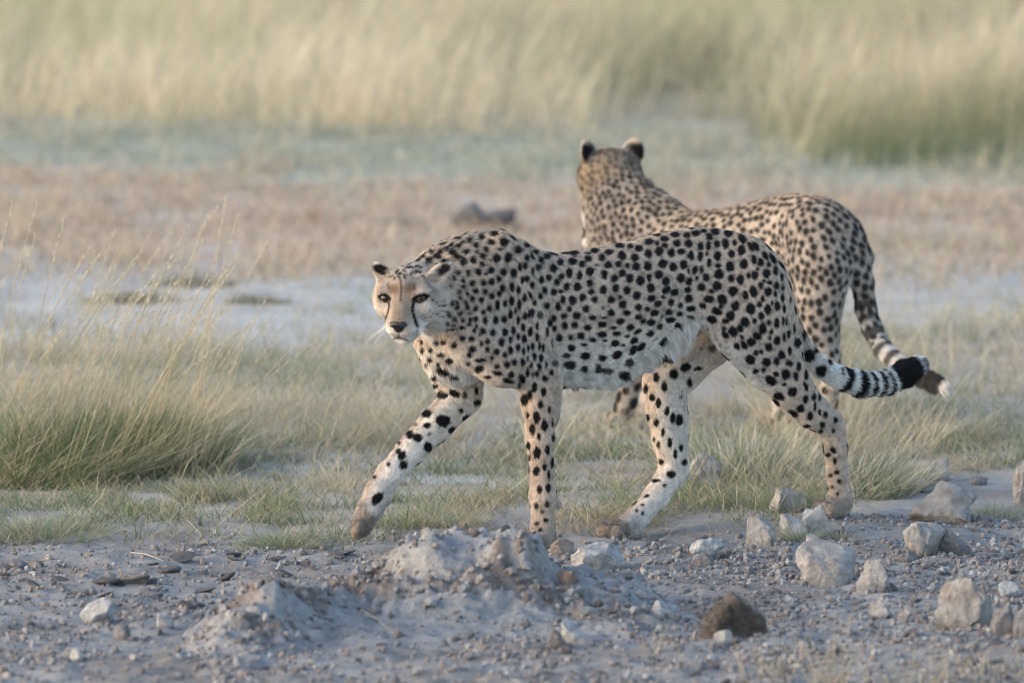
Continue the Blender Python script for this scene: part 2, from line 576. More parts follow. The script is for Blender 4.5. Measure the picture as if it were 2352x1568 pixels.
sp(1378.1, 496.1, .24614, '205,372,38;322,387,33;450,352,33,36;550,332,36,38;665,343,32,34;757,333,35,26;848,372,26,38;935,380,24,42;183,278,40,24;278,285,28,22;362,305,36,30;455,242,42,26;600,215,40,26;605,277,28,24;715,258,36,32;825,258,36,34;937,283,26,36;1010,280,20,40;288,228,42,15;178,218,40,10;100,248,34,14;85,338,38,25;20,388,28,30;533,258,20;530,180,38,14;645,147,36,12;705,175,40,24;810,180,34,24;895,163,38,26;780,118,42,14;855,120,24,10;925,97,42,18;800,88,40,8;665,105,40,10;1042,97,36,14;1073,148,38,30;968,142,28,16;1022,193,30,32;1160,92,36,14;1200,160,42,35;1258,122,36,22,30;1090,262,26,32;1170,262,32,42;1325,215,32,45,-35;1255,250,20,25;1318,318,32,45;1228,353,32,36;1093,373,32,40;1410,290,25,45,-35;1450,285,25,40,-40;1540,370,22,40,-35;1435,410,24,42;1498,430,24,36;1610,400,22,48,-30;1573,455,18,24;1340,447,34,44;1210,473,36,42;1018,435,20,38;998,355,13,22;1103,462,26,20;945,500,18,32;885,507,24,36,20;778,455,33,40;680,478,33,38;585,448,36,38;447,470,34,38;337,472,34,36;255,463,22;170,448,28;75,455,32;40,548,30,38;205,533,30,34;275,583,32,40;132,587,28,32;375,607,36,42;458,575,20,34;545,547,38,36;613,610,34,38,25;752,580,34,38,20;828,610,28,34,30;988,575,28,34;1110,545,38,42;905,577,14,20;825,515,13,20;1222,585,28,32;1310,590,34,44;1385,555,18,28;1445,555,30,36;1553,537,34,38;1635,510,22,40;1695,565,16,35;1470,495,14,18;30,690,32,36;147,672,30,33;250,697,33;342,742,34,38;473,672,34,38;620,690,42,28,-35;695,712,36,30,-35;820,690,30,26;943,662,34,36;1092,653,42,38;1243,700,42;1040,703,22;1430,702,34,50,-15;1500,645,22,28;1568,707,32,42;1583,622,22,20;1528,605,14,16;1647,650,24,34;1705,672,15,28;1636,727,16,30;1355,738,26,36;103,780,32;187,757,20,16;210,823,32,34;478,770,38,30,-25;590,758,22,16;540,818,34,25,-25;660,805,28;825,770,36,33;1017,775,44,32;1140,775,44,40,30;1262,837,36,44;1405,865,40,48;1485,825,22,26;1518,773,16,28;1563,873,30,46;1653,838,24,40;1605,810,12,24;1703,765,16,38;1717,865,14,36;1775,780,8,30;358,852,30,28;437,868,24,23;750,832,20,22;640,897,30,28;508,905,38,26,-20;252,903,33,25;105,905,33,30;33,948,26,12;358,942,30,24;745,912,28,20;850,865,42,24;960,838,28,24;1090,888,44,32,30;1128,845,20,22;1218,930,38,42,-25;1505,932,26,34;1442,980,20,24;1352,988,40,42;1575,995,20,28;1648,1000,24,46;1708,980,12,40;1740,985,10,36;20,1012,38,26;187,982,36,28;285,1038,36,28,-20;402,982,26,18,-25;478,992,38,28,-15;660,970,42,24,-10;845,948,30,16;1048,963,45,32,25;1172,980,30,22;1240,1075,38,46,-25;1308,1050,26,36,-25;1157,1052,20,22;1517,1050,34,46;1600,1080,17,22;1463,1118,42,30,35;125,1043,30,15;155,1097,34,22;248,1120,22,14;350,1078,36,18,-30;20,1105,40,25;470,1095,32,25,-25;557,1028,25,26;1170,1108,34,24,35;1322,1130,14,22,-30;1413,1175,40,38;1585,1138,14,22;1650,1160,30,38;1717,1130,13,36;1758,1100,14,40;140,1187,38,28;48,1160,24,9;215,1205,18,12;315,1162,38,26,-30;310,1240,25,42,40;385,1215,22,45,40;158,1293,42,32,-30;22,1325,36,26;1280,1215,24,32,-25;1345,1205,26,36,-35;1455,1277,22;1502,1265,20;1573,1223,32,38;1403,1337,38,46,-30;1692,1298,34,38;1553,1362,38,36;1648,1350,24,34;1770,1260,18,40;1765,1373,32,26;1527,1432,20,22;1455,1448,26,20')
sp(1745.6, 643.1, .23438, '65,805,40,38;210,735,36,38;160,795,26,32;285,812,30,24;38,875,18,20;155,918,26,25;250,920,38,44;105,982,55,40,35;378,848,20,42;350,938,24,42,-15;237,1020,26,18;318,1095,46,46;187,1137,58,38,25;450,1040,22,48,-20;450,935,18,48;445,1165,28,42;527,1150,26,36;582,1150,16,38;395,1255,38,40;490,1330,30,42;320,1305,52,32,20;640,1318,24,34;610,1418,26,32;737,1370,24,30;460,1427,42,16;595,1478,22,20;155,1195,50,25,40;535,1240,16,50;585,1300,14,40,-15;717,1470,16,25;365,615,36,42;485,740,50,52;600,885,50,50;545,690,22,30;685,800,22,35;825,890,22,34;430,540,20,45')
sp(735, 735, .3515, '745,375,20,10;885,375,20,12;755,428,24,14;800,490,44,24;878,478,38,24,35;945,490,18,24,0,.7;1020,460,12,25;1022,535,22;730,540,18,10;695,610,35,28;805,660,50,38,15;920,592,16;950,635,28,14,-45;700,688,24,18;860,715,26,18,-45;625,680,14,12,0,.5;590,750,24,28;638,768,32,28;715,743,14,12,0,.5;703,828,28,34;518,803,10,12;513,860,18;533,885,26,30,30;545,948,24,30,20;447,943,13;358,1025,14,10;375,1165,46,30,-50;1400,440,20,35;1460,470,18,28;1370,490,18,30;1338,520,24,40;1440,550,18,25;1498,585,10,24;1415,632,24,40;1358,620,10,22;1340,690,16,30;1387,712,20,35;1467,690,22,40;1518,670,8,28;1432,758,12,26;1362,820,14,24;1420,865,26,38;1487,850,16,38;1522,770,10,24;1370,900,10,16;1515,930,12,40;1465,958,16,22;1414,985,22,30;1495,1010,9,35;1435,1105,18,26;1490,1098,17,30;1415,1212,16,22,0,.8;1485,1200,16,24,0,.8;1452,1250,12,12,0,.7;1475,1305,18,14,30;1418,1330,14;1440,1368,13;1405,1390,10')
sp(1286, 716.6, .3515, '623,340,14,22;745,405,26,30;820,360,32,24,-25;900,370,28,12,-10;632,430,18,28;565,500,14,30;682,487,20,32;845,460,16,28;605,558,18,28;645,592,17,32;790,555,10,16,0,.6;700,645,18,30;737,690,18,34;780,705,24,38;577,692,12,28;632,722,18,24;675,785,13,28;718,850,16,34;645,866,12,24;617,830,8,14;790,885,15,24;752,930,13,34;665,978,17,20;812,980,18,22;728,1060,30,24;630,1100,28,12;683,1130,12;568,1200,20,10,-25;540,1257,13,8;503,1295,10;540,1313,10;790,230,30,26,0,.8;895,130,28,26,0,.6;995,240,24,20,0,.6;925,240,12,12,0,.4;690,350,10,10,0,.4;1785,900,20,26,-40;1755,930,20,16;1797,970,13,24;1810,1045,18,14;1770,1065,13;1825,1105,15;1780,1140,8;1815,1185,10')

sp(1286, 294, .3984, '60,1365,28,22,0,.85;140,1390,20,16,0,.8;225,1395,24,15,0,.8;285,1400,20,16,0,.7;400,1350,22,22,30,.8;465,1265,24,14,-40;420,1290,20,14,-40')


def build_cheetah(cfg, fr, prims, hd, h, n_fur, spots=None, seed=1):
    r = np.random.default_rng(seed)
    V, Q = polygonise(prims, h)
    # light smoothing
    for _ in range(2):
        acc = np.zeros_like(V); cnt = np.zeros(len(V))
        for a, b in ((0, 1), (1, 2), (2, 3), (3, 0)):
            np.add.at(acc, Q[:, a], V[Q[:, b]]); np.add.at(acc, Q[:, b], V[Q[:, a]])
            np.add.at(cnt, Q[:, a], 1); np.add.at(cnt, Q[:, b], 1)
        V = 0.5 * V + 0.5 * acc / np.maximum(cnt, 1)[:, None]
    N = normals_of(V, Q)
    nV = len(V)
    # region attributes by proximity to the shapes
    pos = [p for p in prims if not p.sub]
    D = np.stack([p.fn(V) for p in pos], 1)
    W = np.exp(-(D - D.min(1, keepdims=True)) / 0.012)
    W /= W.sum(1, keepdims=True)
    get = lambda nm: W @ np.array([getattr(p, nm) for p in pos], float)
    flow = W @ np.stack([p.flow / (np.linalg.norm(p.flow) + 1e-9) for p in pos])
    flen, spc, pale, med, dirt = get('len'), get('sp'), get('pale'), get('med'), get('dirt')
    headw = W @ np.array([1.0 if p.kind == 'head' else 0 for p in pos])
    earw = W @ np.array([1.0 if p.kind == 'ear' else 0 for p in pos])
    tailw = W @ np.array([1.0 if p.kind == 'tail' else 0 for p in pos])
    legw = W @ np.array([1.0 if p.kind == 'leg' else 0 for p in pos])
    flow = flow - N * (flow * N).sum(1, keepdims=True)
    flow /= np.linalg.norm(flow, axis=1, keepdims=True) + 1e-9
    # coat colours
    TAN = np.array(cfg.get('tan', [0.535, 0.435, 0.36])); PALE = np.array([0.71, 0.65, 0.595]); WHITE = np.array([0.80, 0.78, 0.755])
    BLACK = np.array([0.012, 0.011, 0.012])
    C = np.tile(TAN, (nV, 1))
    top_ = sstep(-0.1, 0.75, N[:, 2]) * (1 - legw)
    C = C + (np.array([0.475, 0.375, 0.295]) * TAN / np.array([0.515, 0.42, 0.352]) - C) * (0.8 * top_)[:, None]
    low_ = sstep(0.0, -0.55, N[:, 2]) * (1 - legw)
    C = C + (PALE - C) * (0.6 * low_)[:, None]
    medal = sstep(0.1, 0.75, N[:, 1] * np.sign(med)) * (np.abs(med) > 0.25)
    under = sstep(0.15, 0.8, -N[:, 2]) * (1 - headw)
    pl = np.clip(pale + 0.85 * medal + 0.6 * under, 0, 1)
    C = C + (PALE - C) * pl[:, None]
    wh = np.clip(under * 1.2 - 0.5, 0, 1) * (1 - legw)
    C = C + (WHITE - C) * wh[:, None]
    mott = fbm(V * 28, 3, 5)
    C = C * (1 + 0.12 * mott)[:, None]
    frk = sstep(0.30, 0.50, noise3(V * 120, 6)) * (1 - legw * .5) * (1 - headw)
    C = C * (1 - 0.35 * frk * (1 - pl * .6))[:, None]
    C = C * (1 + 0.16 * noise3(V * 230, 7))[:, None]
    # spots
    amt = np.zeros(nV)
    wob = 1 + 0.16 * noise3(V * 170, 3) + 0.08 * noise3(V * 420, 9)
    bvh = BVHTree.FromPolygons(V.tolist(), Q.tolist())
    occ_centres = []
    camL = fr.R @ (CAMP - fr.o)
    if spots:
        for (x, y, rx, ry, rot, st) in spots:
            dl = fr.R @ ray(x, y); dl /= np.linalg.norm(dl)
            hit, nn, idx, dist = bvh.ray_cast(Vector(camL), Vector(dl))
            if hit is None:
                continue
            c = np.array(hit); nn = np.array(nn)
            scm = dist / FPX
            lsc = 0.90 if y < 880 else 1.02
            R_ = max(rx, ry) * scm
            near = np.nonzero(((V - c) ** 2).sum(1) < (2.6 * R_ + 0.004) ** 2)[0]
            near = near[(N[near] @ nn) > -0.1]
            v = V[near] - c
            a = (v @ fr.right); b = -(v @ fr.up)
            ca, sa = math.cos(rot), math.sin(rot)
            e = lsc * np.sqrt(((a * ca + b * sa) / (rx * scm)) ** 2 + ((-a * sa + b * ca) / (ry * scm)) ** 2) * wob[near]
            soft = 0.0016 / R_
            k = (1 - sstep(1 - 2 * soft, 1 + 2 * soft, e)) * st
            amt[near] = np.maximum(amt[near], k)
            occ_centres.append((*c, R_ * 1.9))
    # free spots by dart throwing over the rest of the coat
    tri_a = np.linalg.norm(np.cross(V[Q[:, 2]] - V[Q[:, 0]], V[Q[:, 3]] - V[Q[:, 1]]), axis=1)
    pr = tri_a / tri_a.sum()
    cand = r.choice(len(Q), cfg.get('cand', 45000), p=pr)
    cvi = Q[cand, 0]
    toc = -(N[cvi] @ fr.view)
    kept = np.zeros((0, 4))
    occ = np.array(occ_centres) if occ_centres else np.zeros((0, 4))
    free = []
    for pas in (0, 1):
        for ci, vi in enumerate(cvi):
            if spc[vi] < 0.006 or headw[vi] * (not cfg.get('headspots', False)) + earw[vi] > 0.5 or tailw[vi] > 0.6 and cfg.get('tail_free', True) is False:
                continue
            if spots is not None and toc[ci] > -0.02 and (legw[vi] > .4 or under[vi] > .55 or tailw[vi] > .3 or pale[vi] > .6 or medal[vi] > .3):
                continue
            s_ = spc[vi] * (1.0 if pas == 0 else 0.62)
            s_ *= 1 + 0.35 * medal[vi]
            p = V[vi]
            if len(occ) and (((occ[:, :3] - p) ** 2).sum(1) < (occ[:, 3] * 0.8 + s_ * 0.42) ** 2).any():
                continue
            if len(kept) and (((kept[:, :3] - p) ** 2).sum(1) < ((s_ + kept[:, 3]) * 0.5) ** 2).any():
                continue
            kept = np.vstack([kept, [*p, s_ * (1.0 if pas == 0 else 1.0)]])
            free.append((vi, s_ * ((cfg.get('ratio', .32) * (.72 if spots is not None and toc[ci] > -.02 else 1)) if pas == 0 else 0.13) * r.uniform(0.85, 1.15)))
        if pas == 0:
            cvi = cvi[:12000]; toc = toc[:12000]
    for vi, R_ in free:
        c, nn = V[vi], N[vi]
        near = np.nonzero(((V - c) ** 2).sum(1) < (2.0 * R_) ** 2)[0]
        near = near[(N[near] @ nn) > 0.0]
        v = V[near] - c
        f = flow[vi]; g = np.cross(nn, f)
        el = r.uniform(1.0, 1.35)
        e = np.sqrt(((v @ f) / (R_ * el)) ** 2 + ((v @ g) / (R_ / el ** 0.5)) ** 2) * wob[near]
        soft = 0.0018 / R_
        k = (1 - sstep(1 - 2 * soft, 1 + 2 * soft, e)) * (1.0 if R_ > 0.006 else 0.7)
        amt[near] = np.maximum(amt[near], k)
    # tail bands
    tl = cfg['tail']
    TP = np.array([t[:3] for t in tl])
    seg = np.concatenate([[0], np.cumsum(np.linalg.norm(np.diff(TP, axis=0), axis=1))])
    tv = np.nonzero(tailw > 0.5)[0]
    if len(tv):
        best = np.full(len(tv), 9.0); uu = np.zeros(len(tv))
        for i in range(len(TP) - 1):
            ab = TP[i + 1] - TP[i]
            t = np.clip(((V[tv] - TP[i]) @ ab) / (ab @ ab), 0, 1)
            dd = np.linalg.norm(V[tv] - TP[i] - t[:, None] * ab, axis=1)
            m = dd < best
            best[m] = dd[m]; uu[m] = (seg[i] + t * (seg[i + 1] - seg[i]))[m]
        ub = uu / seg[-1] + 0.006 * noise3(V[tv] * 90, 4)
        low = sstep(0.5, 0.9, -N[tv, 2])
        C[tv] = C[tv] + (WHITE - C[tv]) * (sstep(0.3, 0.55, ub) * cfg.get('tailw', .85))[:, None]
        amt[tv] = amt[tv] * (ub < cfg.get('spots_to', cfg['bands'][0][0] - 0.02))
        for (u0, u1, st) in cfg['bands']:
            k = sstep(u0 - 0.005, u0 + 0.005, ub) * (1 - sstep(u1 - 0.005, u1 + 0.005, ub)) * st
            amt[tv] = np.maximum(amt[tv], k)
    # dirt on paws
    dm = np.clip(dirt * (1 + 0.6 * fbm(V * 50, 3, 8)), 0, 1)
    C = C * (1 - 0.95 * amt)[:, None] + BLACK * (0.95 * amt)[:, None]
    C = C + (np.array([0.145, 0.118, 0.10]) - C) * (0.85 * dm)[:, None]
    # face
    if hd is not None:
        hc = hd.coords(V)
        f, rr, u = hc.T
        hw = np.clip(headw + earw, 0, 1)
        face = cfg['face']
        cfg['amt'] = amt
        C = face(V, N, C, hc, headw, earw, fr, bvh, camL)
    me = make_mesh('cheetah', V, quads=Q)
    set_col(me, np.clip(C, 0, 1))
    o = link('cheetah', me, M_COAT)
    o.matrix_world = fr.M
    # fur strands as a child
    fl = flen.copy()
    wgt = tri_a * (0.35 + 0.65 * (-(N[Q[:, 0]] @ fr.view) > -0.35)) * np.clip(1.0 + 20 * (0.009 - fl[Q[:, 0]]), 0.7, 1.6)
    keep = cfg['bare'](V[Q[:, 0]]) if 'bare' in cfg else np.ones(len(Q), bool)
    wgt = wgt * keep * (1 + 2.0 * headw[Q[:, 0]])
    hw_s = headw + earw
    qi = r.choice(len(Q), n_fur, p=wgt / wgt.sum())
    a, b = r.random(n_fur), r.random(n_fur)
    w4 = np.stack([(1 - a) * (1 - b), a * (1 - b), a * b, (1 - a) * b], 1)
    mixq = lambda A: (A[Q[qi]] * w4[..., None]).sum(1) if A.ndim == 2 else (A[Q[qi]] * w4).sum(1)
    P0, Nn, Fl, Cc, Ln, Hd = mixq(V), mixq(N), mixq(flow), mixq(C), mixq(fl), mixq(hw_s)
    Nn /= np.linalg.norm(Nn, axis=1, keepdims=True)
    Ln = Ln * r.uniform(0.7, 1.25, n_fur)
    clump = np.stack([noise3(P0 * 55, 11), noise3(P0 * 55, 12), noise3(P0 * 55, 13)], 1)
    jit = r.normal(0, 0.09, (n_fur, 3)) + clump * np.clip((Ln - 0.007) * 40, 0.05, 0.6)[:, None]
    lift = 0.24 + r.uniform(0, 0.18, n_fur)
    d1 = Fl + Nn * (lift + 0.25)[:, None] + jit
    d1 /= np.linalg.norm(d1, axis=1, keepdims=True)
    d2 = Fl + Nn * (lift * 0.3)[:, None] + jit * 1.3 + np.array([0, 0, -0.35]) * np.clip(Ln / 0.02, 0, 1)[:, None]
    d2 /= np.linalg.norm(d2, axis=1, keepdims=True)
    pts = np.stack([P0 - Nn * 0.0006, P0 + d1 * (Ln * 0.45)[:, None], P0 + d1 * (Ln * 0.45)[:, None] + d2 * (Ln * 0.55)[:, None]], 1)
    mid = P0 + (pts[:, 2] - P0) * 0.5
    for i_ in np.nonzero(Ln > 0.0045)[0]:
        fi = bvh.find_nearest(Vector(mid[i_]))[2]
        if fi is not None:
            Cc[i_] = C[Q[fi, i_ & 3]]
    hc_ = bpy.data.hair_curves.new('fur')
    hc_.add_curves([3] * n_fur)
    hc_.attributes['position'].data.foreach_set('vector', pts.astype(np.float32).ravel())
    ra = hc_.attributes.new('radius', 'FLOAT', 'POINT')
    base = np.clip(0.00050 + (Ln - 0.006) * 0.008, 0.0004, 0.0008) * (1 - 0.35 * np.clip(Hd, 0, 1))
    ra.data.foreach_set('value', (base[:, None] * np.array([1.0, 0.8, 0.15])).astype(np.float32).ravel())
    ca_ = hc_.attributes.new('col', 'FLOAT_COLOR', 'CURVE')
    c4 = np.ones((n_fur, 4), np.float32)
    c4[:, :3] = np.clip(Cc * (1 + r.normal(0, 0.17, n_fur) + .22 * noise3(P0 * 75, 41))[:, None], 0, 1)
    ca_.data.foreach_set('color', c4.ravel())
    fo = link('fur', hc_, M_FUR, o)
    return o, V, Q, N, bvh
# ------------------------------------------------------------------ walking cheetah in front
def px_of(fr, V):
    return proj(fr.world(V))


def line_d(x, y, pts):
    pts = np.array(pts, float)
    best = np.full(len(x), 1e9); tt = np.zeros(len(x))
    n = len(pts) - 1
    for i in range(n):
        a, b = pts[i], pts[i + 1]
        ab = b - a
        t = np.clip(((x - a[0]) * ab[0] + (y - a[1]) * ab[1]) / (ab @ ab), 0, 1)
        d = np.hypot(x - a[0] - t * ab[0], y - a[1] - t * ab[1])
        m = d < best
        best[m] = d[m]; tt[m] = ((i + t) / n)[m]
    return best, tt


def face_front(V, N, C, hc, headw, earw, fr, bvh, camL):
    X, Y = px_of(fr, V)
    X = (X - 771.75) / .21875; Y = (Y - 477.75) / .21875         # enlarged head coordinates
    f, rr, u = hc.T
    fc = -(N @ fr.view)
    on = sstep(-0.15, 0.1, fc) * sstep(0.25, 0.6, headw + earw)
    TANF = np.array([0.455, 0.365, 0.29]); W_ = np.array([0.74, 0.71, 0.68]); GR = np.array([0.545, 0.465, 0.40])
    BLK = np.array([0.012, 0.011, 0.012]); BR = np.array([0.20, 0.125, 0.075])
    wv = noise3(V * 130, 21)
    C = C.copy()

    def mixc(col, k):
        nonlocal C
        k = np.clip(k, 0, 1)[:, None]
        C = C + (np.asarray(col) - C) * k

    def ell(cx, cy, a, b, rot=0, soft=0.25):
        r_ = math.radians(rot)
        dx, dy = X - cx, Y - cy
        p = (dx * math.cos(r_) + dy * math.sin(r_)) / a; q = (-dx * math.sin(r_) + dy * math.cos(r_)) / b
        e = np.hypot(p, q) + 0.10 * wv
        return 1 - sstep(1 - soft, 1 + soft, e)

    def ln(pts, w0, w1, soft=4):
        d, t = line_d(X, Y, pts)
        w = w0 + (w1 - w0) * t
        return 1 - sstep(w - soft, w + soft, d + 3 * wv)
    hw = sstep(0.3, 0.8, headw)
    GR = GR * (1 + 0.22 * noise3(V * 210, 22) + .16 * noise3(V * 75, 23))[:, None]
    mixc(GR, hw)                                                            # pale grizzled sides
    mixc(TANF, on * ell(690, 860, 330, 230, 0, 0.5) * 0.85)                  # forehead
    mixc(TANF * 0.95, on * ell(680, 1090, 120, 230, 0, 0.35))                # nose bridge
    mixc(W_, on * ell(1000, 1200, 190, 150, -20, 0.7) * 0.55)
    mixc(W_, on * ell(480, 1080, 60, 110, 10, 0.6) * 0.3)
    mixc(W_, on * ell(900, 1030, 110, 50, -10, 0.5) * 0.6)
    mixc(W_, on * ell(505, 880, 60, 24, 0, 0.5) * 0.15)
    mixc(W_, on * ell(900, 878, 85, 24, 0, 0.5) * 0.2)
    on2 = sstep(-.15, .1, fc) * (f > -70) * (np.abs(rr) < 110)
    mixc(W_, on2 * ell(1020, 1235, 175, 75, -12, .5) * .8)
    mixc(W_, on * ell(680, 1400, 190, 80, 0, 0.4) * 0.95)                    # lips and chin
    mixc(W_, on * ell(560, 1300, 70, 60, 0, 0.5) * 0.8)
    mixc(W_, on * ell(790, 1300, 70, 60, 0, 0.5) * 0.6)
    mixc(BR, on * ell(605, 850, 66, 56, 20, 0.7) * 0.75)
    mixc(BR, on * ell(772, 852, 66, 60, -20, 0.7) * 0.75)
    mixc(BLK, on * ln([(678, 760), (686, 830), (684, 900), (676, 975)], 10, 8) * 0.75)
    mixc(BLK, on * ln([(548, 800), (556, 850)], 9, 7) * 0.6)
    mixc(BLK, on * ln([(822, 800), (828, 860)], 10, 8) * 0.65)
    mixc(BLK, on * ln([(930, 740), (1010, 860), (1070, 910)], 16, 8, 8) * 0.35)
    r = np.random.default_rng(5)
    for _ in range(110):                                                     # fine dark ticks on the crown
        x, y = r.uniform(500, 930), r.uniform(575, 790)
        if y > 760 - abs(x - 690) * 0.08 or (x - 690) ** 2 / 240 ** 2 + (y - 700) ** 2 / 120 ** 2 > 1.2:
            continue
        mixc(BLK, on * ell(x, y, r.uniform(11, 17), r.uniform(8, 13), r.uniform(-40, 40)) * r.uniform(0.6, 0.95))
    for (x, y, s) in [(1015, 965, 16), (1050, 992, 14), (1080, 1030, 15), (985, 1080, 10), (1020, 1108, 11), (1055, 1112, 11),
                      (990, 1140, 10), (960, 1105, 8), (1110, 1075, 13), (1115, 1130, 12), (1085, 1135, 10), (1060, 1200, 12),
                      (940, 1140, 8), (930, 1180, 7), (1140, 1020, 14), (1150, 1090, 14), (450, 1110, 8), (470, 1140, 7), (405, 1010, 7)]:
        mixc(BLK, on * ell(x, y, s, s * 0.8, 20) * 0.85)
    # eyes and tear lines
    mixc(BLK, on * ell(514, 938, 74, 42, 16, 0.12))
    mixc(BLK, on * ell(886, 944, 98, 43, -14, 0.12))
    mixc(BLK, on * ln([(562, 965), (560, 1060), (537, 1130), (515, 1190), (506, 1235)], 11, 8))
    mixc(BLK, on * ln([(818, 970), (800, 1040), (804, 1090), (822, 1150), (836, 1200), (850, 1240)], 15, 17))
    mixc(BLK, on * ln([(850, 1240), (850, 1300), (835, 1340)], 8, 5) * 0.7)
    # nose leather rim, philtrum, mouth
    mixc(BLK, on * ln([(590, 1228), (660, 1240), (735, 1228)], 14, 14))
    mixc(BLK, on * ell(660, 1260, 55, 50, 0, 0.15))
    mixc(BLK, on * ln([(660, 1310), (657, 1352)], 5, 5))
    mixc(np.array([0.05, 0.045, 0.045]), on * ln([(600, 1376), (640, 1358), (660, 1352), (690, 1362), (752, 1388)], 11, 9) * 0.95)
    for (x, y) in [(580, 1280), (560, 1310), (600, 1315), (750, 1290), (790, 1285), (770, 1320), (805, 1320), (735, 1330)]:
        mixc(BLK, on * ell(x, y, 6, 5) * 0.5)
    # ears
    ew = sstep(0.4, 0.7, earw)
    mixc(GR * 1.05, ew)
    mixc(W_, ew * ell(390, 590, 40, 40, 0, .5))
    mixc(W_, ew * ln([(1120, 720), (1200, 650), (1270, 560)], 12, 26, 12) * .8)
    mixc(BLK, ew * np.clip(ell(476, 645, 100, 50, 22, 0.35) * 1.2, 0, 1) * (fc > -0.3))
    mixc(np.array([0.03, 0.028, 0.03]), ew * ell(1132, 645, 82, 54, -35, 0.4) * (fc > -0.3))
    mixc(TANF, ew * ln([(1090, 730), (1190, 670), (1250, 600)], 14, 5, 10) * 0.5)
    mixc(BLK, ew * (fc < -0.3) * 0.9)
    mixc(BLK, cfgA['amt'] * .95 * (1 - ew) * ((X > 990) | (Y < 560) | (Y > 1420)))
    return C


FA = Frame(35, (1246, 1262), 0.065, -0.012)
px = FA.px


def tp(pairs, q=0.0):
    out = []
    for x, y in pairs:
        P = px(x, y, q)
        out.append((P[0], P[2]))
    return out


def tw(pairs):
    return [(px(x, 700, 0.0)[0], w) for x, w in pairs]


torsoA = torso_fn(
    tp([(972, 780), (990, 735), (1020, 680), (1060, 610), (1113, 562), (1140, 553), (1172, 556), (1209, 569), (1286, 584), (1366, 570),
        (1445, 557), (1505, 540), (1585, 524), (1645, 524), (1704, 541), (1744, 567), (1772, 598), (1790, 650), (1797, 690)]),
    tp([(972, 795), (985, 835), (1010, 860), (1060, 872), (1110, 874), (1174, 880), (1283, 868), (1350, 869), (1420, 857),
        (1476, 826), (1511, 793), (1550, 765), (1590, 744), (1640, 738), (1700, 735), (1760, 730), (1790, 705), (1797, 695)]),
    tw([(972, .03), (995, .062), (1060, .082), (1140, .098), (1230, .112), (1320, .118), (1420, .112), (1500, .094), (1560, .084),
        (1650, .090), (1740, .084), (1780, .06), (1797, .03)]))

A = []
BK = dict(flow=(-1, 0, -0.12))
A.append(Prim(torsoA, k=0.03, len=0.0055, sp=0.046, **BK))
A += chain(FA, [(1135, 655, 0, .108), (1055, 655, .01, .094), (992, 676, .045, .084)], k=0.05, flow=(-0.8, 0, -0.5), len=0.011, sp=0.033)
A += chain(FA, [(1040, 735, .01, .064), (1042, 815, 0, .066)], k=0.04, flow=(-0.2, 0, -1), len=0.016, sp=0.04, pale=0.75)
A += chain(FA, [(1010, 640, .03, .04), (1070, 585, .01, .03), (1135, 560, 0, .022)], k=0.03, flow=(-0.9, 0, 0.1), len=0.024, sp=0.03)
# belly and brisket fur
A += chain(FA, [(1290, 852, 0, .03), (1400, 851, 0, .03), (1480, 822, 0, .024)], k=0.03, flow=(-0.8, 0, -0.6), len=0.024, sp=0.05, pale=0.75)
A += chain(FA, [(1480, 815, .02, .022), (1530, 785, .035, .022), (1570, 752, .05, .022)], k=0.03, flow=(-0.5, 0, -0.8), len=0.034, sp=0.05, pale=1.3)
# near shoulder and fore leg
LG = dict(kind='leg', med=-1.0)
A += chain(FA, [(1150, 574, .050, .036), (1112, 680, .085, .048), (1086, 772, .098, .052)], k=0.035, sq=0.75, flow=(-0.5, 0, -0.9), len=0.0055, sp=0.040, med=-1.0)
A += chain(FA, [(1086, 772, .098, .056), (1150, 825, .103, .054), (1232, 856, .094, .046)], k=0.03, flow=(-0.35, 0, -1), len=0.007, sp=0.036, **LG)
A += chain(FA, [(1178, 650, .070, .055), (1200, 745, .092, .056), (1228, 838, .094, .048)], k=0.024, sq=0.8, flow=(-0.35, 0, -1), len=0.005, sp=0.036, med=-1.0)
A += chain(FA, [(1232, 852, .094, .047), (1237, 930, .090, .0365), (1241, 1010, .086, .0305), (1244, 1080, .080, .0255), (1247, 1140, .078, .0285),
                (1247, 1205, .075, .0245), (1248, 1228, .073, .0245)], k=0.012, k0=0.02, len=0.0055, sp=0.030, **LG)
A += chain(FA, [(1262, 880, .090, .030), (1258, 950, .086, .026)], k=0.02, len=0.007, sp=0.03, **LG)
A += chain(FA, [(1272, 1140, .078, .007), (1284, 1162, .078, .0065)], k=0.008, len=0.006, sp=0, **LG)
A += paw(FA, px(1249, 1236, .073), (1, 0.05, 0), .92, kind='leg', sp=0, dirt=0.75)
# far shoulder and fore leg, swung forward off the ground
LF = dict(kind='leg', med=1.0)
A += chain(FA, [(1075, 640, -.06, .05), (1035, 780, -.085, .056)], k=0.035, flow=(-0.2, 0, -1), len=0.012, sp=0.04, med=1.0)
A += chain(FA, [(1035, 790, -.085, .058), (1050, 860, -.085, .052), (1062, 908, -.082, .043)], k=0.03, len=0.010, sp=0.04, pale=0.25, **LF)
A += chain(FA, [(1060, 912, -.082, .041), (1000, 976, -.080, .0365), (945, 1032, -.078, .0315), (897, 1085, -.074, .0275), (869, 1130, -.072, .0285),
                (848, 1175, -.070, .0245)], k=0.012, len=0.0065, sp=0.035, pale=0.35, **LF)
A += chain(FA, [(890, 1112, -.072, .009), (901, 1130, -.072, .006)], k=0.008, len=0.005, sp=0, dirt=.7, **LF)
A.append(Prim(seg_fn(px(866, 1136, -.072), px(850, 1172, -.070), .0285, .0262), k=0.008, flow=(0.5, 0, -1), len=0.005, sp=0, kind='leg', dirt=0.55, med=0.0))
